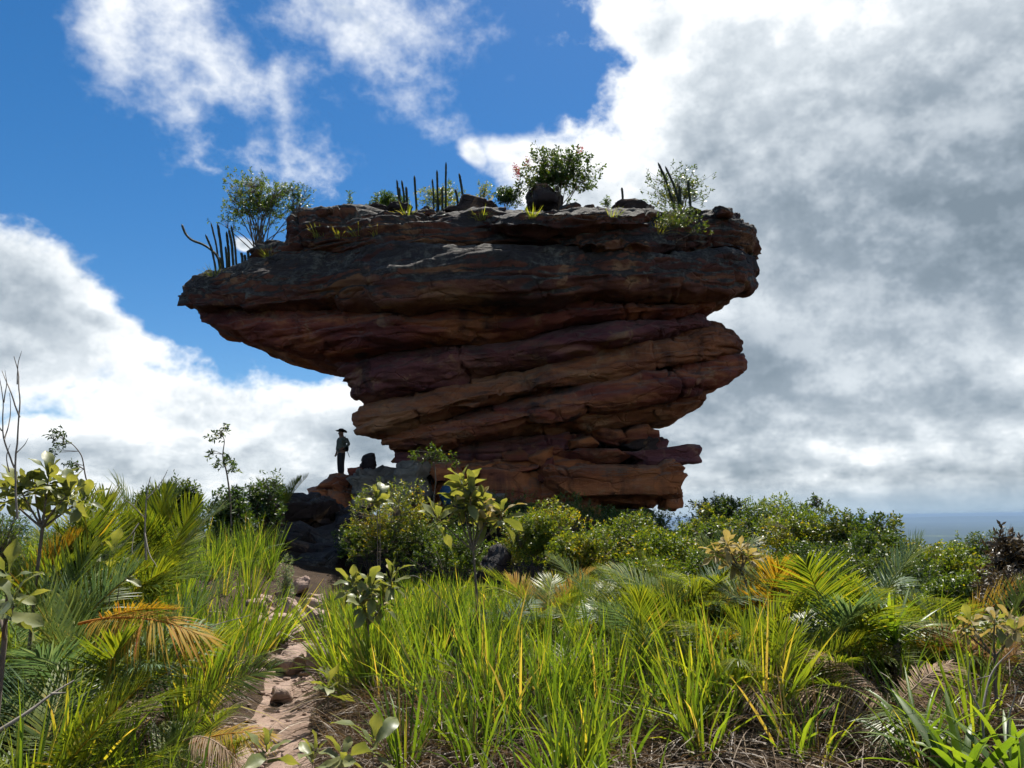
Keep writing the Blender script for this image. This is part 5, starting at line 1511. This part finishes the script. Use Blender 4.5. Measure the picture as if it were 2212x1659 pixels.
# thatch and litter: bleached fallen blades over the ground and down the banks
n = 20000
yl = 3.6 + 9.5 * rg.random(n) ** 1.1
xl = rg.uniform(-.72, .72, n) * (yl + .8)
dd = path_dist(xl, yl)
okl = (dd > .40) | (rg.random(n) < .10)
xl, yl = xl[okl], yl[okl]
n = len(xl)
zl = ground_z(xl, yl) + rg.uniform(0.0, .10, n)
a = rg.uniform(0, 6.283, n)
e = rg.uniform(-.15, .55, n)
d0 = np.stack([np.cos(a) * np.cos(e), np.sin(a) * np.cos(e), np.sin(e)], -1)
dr.add(np.stack([xl, yl, zl], -1), d0, np.array([0, 0, 1.0]) + .5 * rg.normal(size=(n, 3)), rg.uniform(.18, .6, n), .007 * rg.uniform(.6, 1.5, n), np.stack([0 * a, 0 * a, -rg.uniform(.05, .6, n)], -1), 4, [1, 1, .9, .7, .2], np.clip(rg.normal(size=n) * .25 + .42, 0, 1))
o = link('dry_grass', dr.mesh('dry_grass', M['dry']))
tag(o, 'bleached dry grass thatch and litter between the tussocks', 'dry grass', kind='stuff')

# grit on the path
P0, F0 = ico(1)
npb = 420
ip = rg.integers(20, 148, npb)
ofs = rg.normal(size=npb) * .26
bx = pc[ip, 0] + nrmp[ip, 0] * ofs + rg.normal(size=npb) * .05
by = pc[ip, 1] + nrmp[ip, 1] * ofs + rg.normal(size=npb) * .05
sz = rg.uniform(.008, .038, npb) * (1 + (rg.random(npb) < .08) * 1.2)
PB = P0[None] * (sz[:, None, None] * np.array([1.2, 1, .6])) * (1 + .25 * rg.normal(size=(npb, len(P0), 1))) + np.stack([bx, by, ground_z(bx, by) + .012 + sz * .2], -1)[:, None]
o = link('gravel', mesh_np('gravel', PB.reshape(-1, 3), None, (F0[None] + (np.arange(npb) * len(P0))[:, None, None]).reshape(-1, 3), M['pale'], None, False))
tag(o, 'loose grit and pebbles strewn over the sandy path', 'gravel', kind='stuff')

# low scrub that clothes the edge of the tableland behind everything
sc_ = Strips()
n = 5000
r_ = 26 + 30 * rg.random(n)
a_ = rg.uniform(-.75, .75, n)
xs, ys = r_ * np.sin(a_), r_ * np.cos(a_)
far_ok = ~((np.abs(xs) < 11.5) & (ys > 20) & (ys < 44))
xs, ys = xs[far_ok], ys[far_ok]
cl = fbm(np.stack([xs * .4, ys * .4, 0 * xs], -1), 3, 15)
hh = np.clip(.55 + 1.0 * cl, .12, 1.3)
per = 9
B = np.repeat(np.stack([xs, ys, ground_z(xs, ys)], -1), per, axis=0)
k = len(B)
B = B + rg.normal(size=(k, 3)) * np.array([.22, .22, 0]) + np.array([0, 0, 1.0]) * (np.repeat(hh, per) * rg.random(k) ** .6)[:, None]
sc_.add(B, rand_dirs(k, rg), rand_dirs(k, rg), .15 * rg.uniform(.6, 1.3, k), .065, np.array([[0, 0, -.1]]), 2, [.2, 1, .1], np.clip(rg.normal(size=k) * .2 + .4, 0, 1))
o = link('scrub', sc_.mesh('scrub', M['bush']))
tag(o, 'low green scrub along the edge of the tableland', 'scrub', kind='stuff')

# ------------------------------------------------------------------ the person on the ledge
def skin_mesh(name, joints, edges, mat, parent, sub=2, root=0):
    me = bpy.data.meshes.new(name)
    me.from_pydata([j[:3] for j in joints], edges, [])
    o = link(name, me, parent)
    o.data.materials.append(mat)
    md = o.modifiers.new('skin', 'SKIN')
    md.use_smooth_shade = True
    for i, v in enumerate(o.data.skin_vertices[0].data):
        r = joints[i][3]
        v.radius = (r, joints[i][4] if len(joints[i]) > 4 else r)
        v.use_root = (i == root)
    s = o.modifiers.new('smooth', 'SUBSURF')
    s.levels = s.render_levels = sub
    return o

def lathe(prof, n=28, sx=1.0, sy=1.0, fz=None):
    V, Q = [], []
    for r, z in prof:
        for k in range(n):
            a = 2 * math.pi * k / n
            x, y = r * math.cos(a) * sx, r * math.sin(a) * sy
            V.append((x, y, z + (fz(x, y, r) if fz else 0)))
    for i in range(len(prof) - 1):
        for k in range(n):
            Q.append((i * n + k, i * n + (k + 1) % n, (i + 1) * n + (k + 1) % n, (i + 1) * n + k))
    return np.array(V), np.array(Q)

pp = at(736, 1026, 30.7)
pz = top_of(pp.x, 30.7, 6.0)
person = empty('person', (pp.x, 30.7, pz), 'person in wide-brimmed hat, camouflage shirt and dark trousers standing on the ledge', 'person', rz=math.radians(222))
person.scale = (1.12, 1.12, 1.08)
# the figure is built facing +X (front), left side +Y; turned so that the front looks to the picture's left and a little to the viewer
J = [(0, 0, .93, .115, .135), (0.0, 0, 1.10, .105, .14), (0.0, 0, 1.28, .12, .165), (-.01, 0, 1.40, .09, .13), (0.0, 0, 1.47, .08), (.02, 0, 1.52, .085), (.03, 0, 1.59, .112, .10), (.03, 0, 1.66, .095, .09),
     (-.01, .185, 1.38, .058), (.0, .235, 1.14, .044), (.05, .235, .92, .032), (.065, .23, .86, .028),
     (-.01, -.185, 1.38, .058), (-.14, -.31, 1.17, .044), (.05, -.20, 1.02, .032), (.09, -.15, .98, .028),
     (.01, .095, .84, .095), (.025, .10, .48, .062), (.0, .105, .10, .044), (.07, .115, .045, .042), (.16, .12, .035, .03),
     (-.01, -.095, .84, .095), (.0, -.10, .48, .062), (-.03, -.105, .10, .044), (.04, -.115, .045, .042), (.13, -.125, .035, .03)]
E = [(0, 1), (1, 2), (2, 3), (3, 4), (4, 5), (5, 6), (6, 7), (3, 8), (8, 9), (9, 10), (10, 11), (3, 12), (12, 13), (13, 14), (14, 15), (0, 16), (16, 17), (17, 18), (18, 19), (19, 20), (0, 21), (21, 22), (22, 23), (23, 24), (24, 25)]
J = [(j[0], -j[1]) + j[2:] for j in J]
skin_mesh('body', J, E, M['skin'], person)
# nose, ears, chin
st = []
for nm, c, s in (('nose', (.125, 0, 1.575), (.022, .014, .022)), ('ear', (.02, .088, 1.58), (.018, .010, .032)), ('ear', (.02, -.088, 1.58), (.018, .010, .032)), ('eye', (.112, .03, 1.60), (.010, .012, .008)), ('eye', (.112, -.03, 1.60), (.010, .012, .008))):
    P, F = ico(2)
    o = link(nm, mesh_np(nm, P * np.array(s) + np.array(c), None, F, M['trousers' if nm == 'eye' else 'skin'], None, True), person)
# hands with fingers
def hand(base, fwd, out):
    tb = Tubes()
    f, o_ = np.array(fwd, float), np.array(out, float)
    n_ = np.cross(f, o_)
    b = np.array(base)
    tb.add([b - f * .01, b + f * .04, b + f * .08], [.026, .036, .028], 8)
    for k, (s, L) in enumerate(((-.027, .065), (-.009, .078), (.009, .072), (.027, .055))):
        r0 = b + f * .075 + o_ * s
        tb.add([r0, r0 + f * L * .5 + n_ * .012, r0 + f * L * .85 + n_ * .035], [.010, .009, .006], 6)
    r0 = b + f * .02 - o_ * .03
    tb.add([r0, r0 + f * .03 - o_ * .025, r0 + f * .062 - o_ * .022 + n_ * .02], [.012, .010, .007], 6)
    link('hand', tb.mesh('hand', M['skin']), person)
hand((.065, -.232, .875), (.25, 0, -.97), (.97, 0, .25))
hand((.06, .19, 1.015), (.75, -.55, -.35), (.3, -.2, .93))
# shirt, trousers, boots
JS = [(0, 0, .86, .165, .185), (0, 0, 1.05, .16, .185), (0, 0, 1.25, .17, .205), (-.01, 0, 1.38, .13, .185), (-.01, 0, 1.445, .07, .08), (-.01, .20, 1.375, .078), (.0, .245, 1.15, .066), (.04, .24, .96, .052), (-.01, -.20, 1.375, .078), (-.14, -.315, 1.17, .062), (.03, -.215, 1.035, .052)]
JS = [(j[0], -j[1]) + j[2:] for j in JS]
skin_mesh('shirt', JS, [(0, 1), (1, 2), (2, 3), (3, 4), (3, 5), (5, 6), (6, 7), (3, 8), (8, 9), (9, 10)], M['shirt'], person)
JT = [(0, 0, .95, .13, .15), (0, 0, .87, .135, .155), (.01, .09, .80, .12), (.025, .095, .48, .096), (.0, .10, .12, .082), (-.01, -.09, .80, .12), (.0, -.095, .48, .096), (-.03, -.10, .12, .082)]
skin_mesh('trousers', JT, [(0, 1), (1, 2), (2, 3), (3, 4), (1, 5), (5, 6), (6, 7)], M['trousers'], person)
for s, dx in ((1, 0), (-1, -.03)):
    skin_mesh('boot', [(dx, s * .105, .16, .058), (dx, s * .107, .065, .06), (dx + .09, s * .115, .045, .05), (dx + .19, s * .122, .036, .036)], [(0, 1), (1, 2), (2, 3)], M['boot'], person)
# hat: brim turned up in front and dipping behind, dented crown
V, Q = lathe([(.01, .105), (.06, .108), (.085, .09), (.095, .04), (.10, 0), (.12, -.004), (.17, .0), (.198, .012), (.196, .004), (.15, -.012), (.10, -.012)], 32, 1.08, .95, lambda x, y, r: (.06 * max(0, (r - .1) / .115) * (abs(y) / .2) ** 1.5 + .02 * max(0, (r - .1) / .115) * (x > 0) * abs(x) / .2 - .05 * max(0, (r - .1) / .115) * (x < 0) * abs(x) / .2) if r > .1 else 0)
hat = link('hat', mesh_np('hat', V + np.array([.02, 0, 1.655]), Q, None, M['hat'], None, True), person)
V, Q = lathe([(.099, .0), (.103, .003), (.101, .028), (.097, .03)], 32, 1.08, 1.0)
link('hat_band', mesh_np('hat_band', V + np.array([.02, 0, 1.658]), Q, None, M['pack'], None, True), hat)
# small waist pack with a loose strap
P, F = ico(3)
q = np.sign(P) * np.abs(P) ** .55 * np.array([.075, .13, .10]) + np.array([-.185, -.02, 1.02])
pk = link('waist_pack', mesh_np('waist_pack', q, None, F, M['pack'], None, True), person)
ss = Strips()
ss.add([[-.25, -.05, .98], [-.26, .02, 1.10]], [[-.45, 0, -.9], [-.7, 0, .2]], [[0, 1, 0], [0, 1, .2]], [.24, .08], .022, np.array([[-.05, 0, -.2]]), 5, [1, 1, 1, 1, 1, .7], .5)
link('strap', ss.mesh('strap', M['strap']), pk)
V, Q = lathe([(.168, 0), (.172, .015), (.168, .03)], 28, .88, 1.0)
link('belt', mesh_np('belt', V + np.array([-.005, 0, .965]), Q, None, M['pack'], None, True), person)

# ------------------------------------------------------------------ blue bundle at the foot of the rock
bp = at(974, 1068, 28.6)
bz = bp.z
bundle = empty('blue_bundle', (bp.x, 28.6, bz - .45), 'rounded blue bundle at the rock foot half hidden by the big-leaved sapling', 'bundle')
P, F = ico(4)
q = P * np.array([.42, .38, .46]) * (1 + .08 * fbm(P * 2.2, 3, 3) + .03 * fbm(P * 7, 3, 4))[:, None] + np.array([0, 0, .45])
sk = link('sack', mesh_np('sack', q, None, F, M['blue'], None, True), bundle)
tb = Tubes()
tb.add([(-.38, -.18, .38), (-.2, -.38, .42), (.05, -.43, .52), (.3, -.32, .66)], .018, 6)
link('cord', tb.mesh('cord', M['blue_trim']), bundle)

# ------------------------------------------------------------------ the air
m, t = material('haze_air')
v = t.n('ShaderNodeVolumePrincipled')
v.inputs['Color'].default_value = (0.29, 0.42, 0.60, 1)
v.inputs['Density'].default_value = 5e-5
v.inputs['Anisotropy'].default_value = 0.0
finish(t, None, v.outputs[0])
bm = bmesh.new()
bmesh.ops.create_cube(bm, size=1)
me = bpy.data.meshes.new('haze')
bm.to_mesh(me)
bm.free()
me.materials.append(m)
zl_, zh_ = float(GZ.min()) - 1.0, 22.0
hz = link('haze', me)
hz.scale = (200000, 200000, zh_ - zl_)
hz.location = (0, 0, (zl_ + zh_) / 2)
tag(hz, 'thin blue haze lying over the far plain', 'haze', kind='stuff')
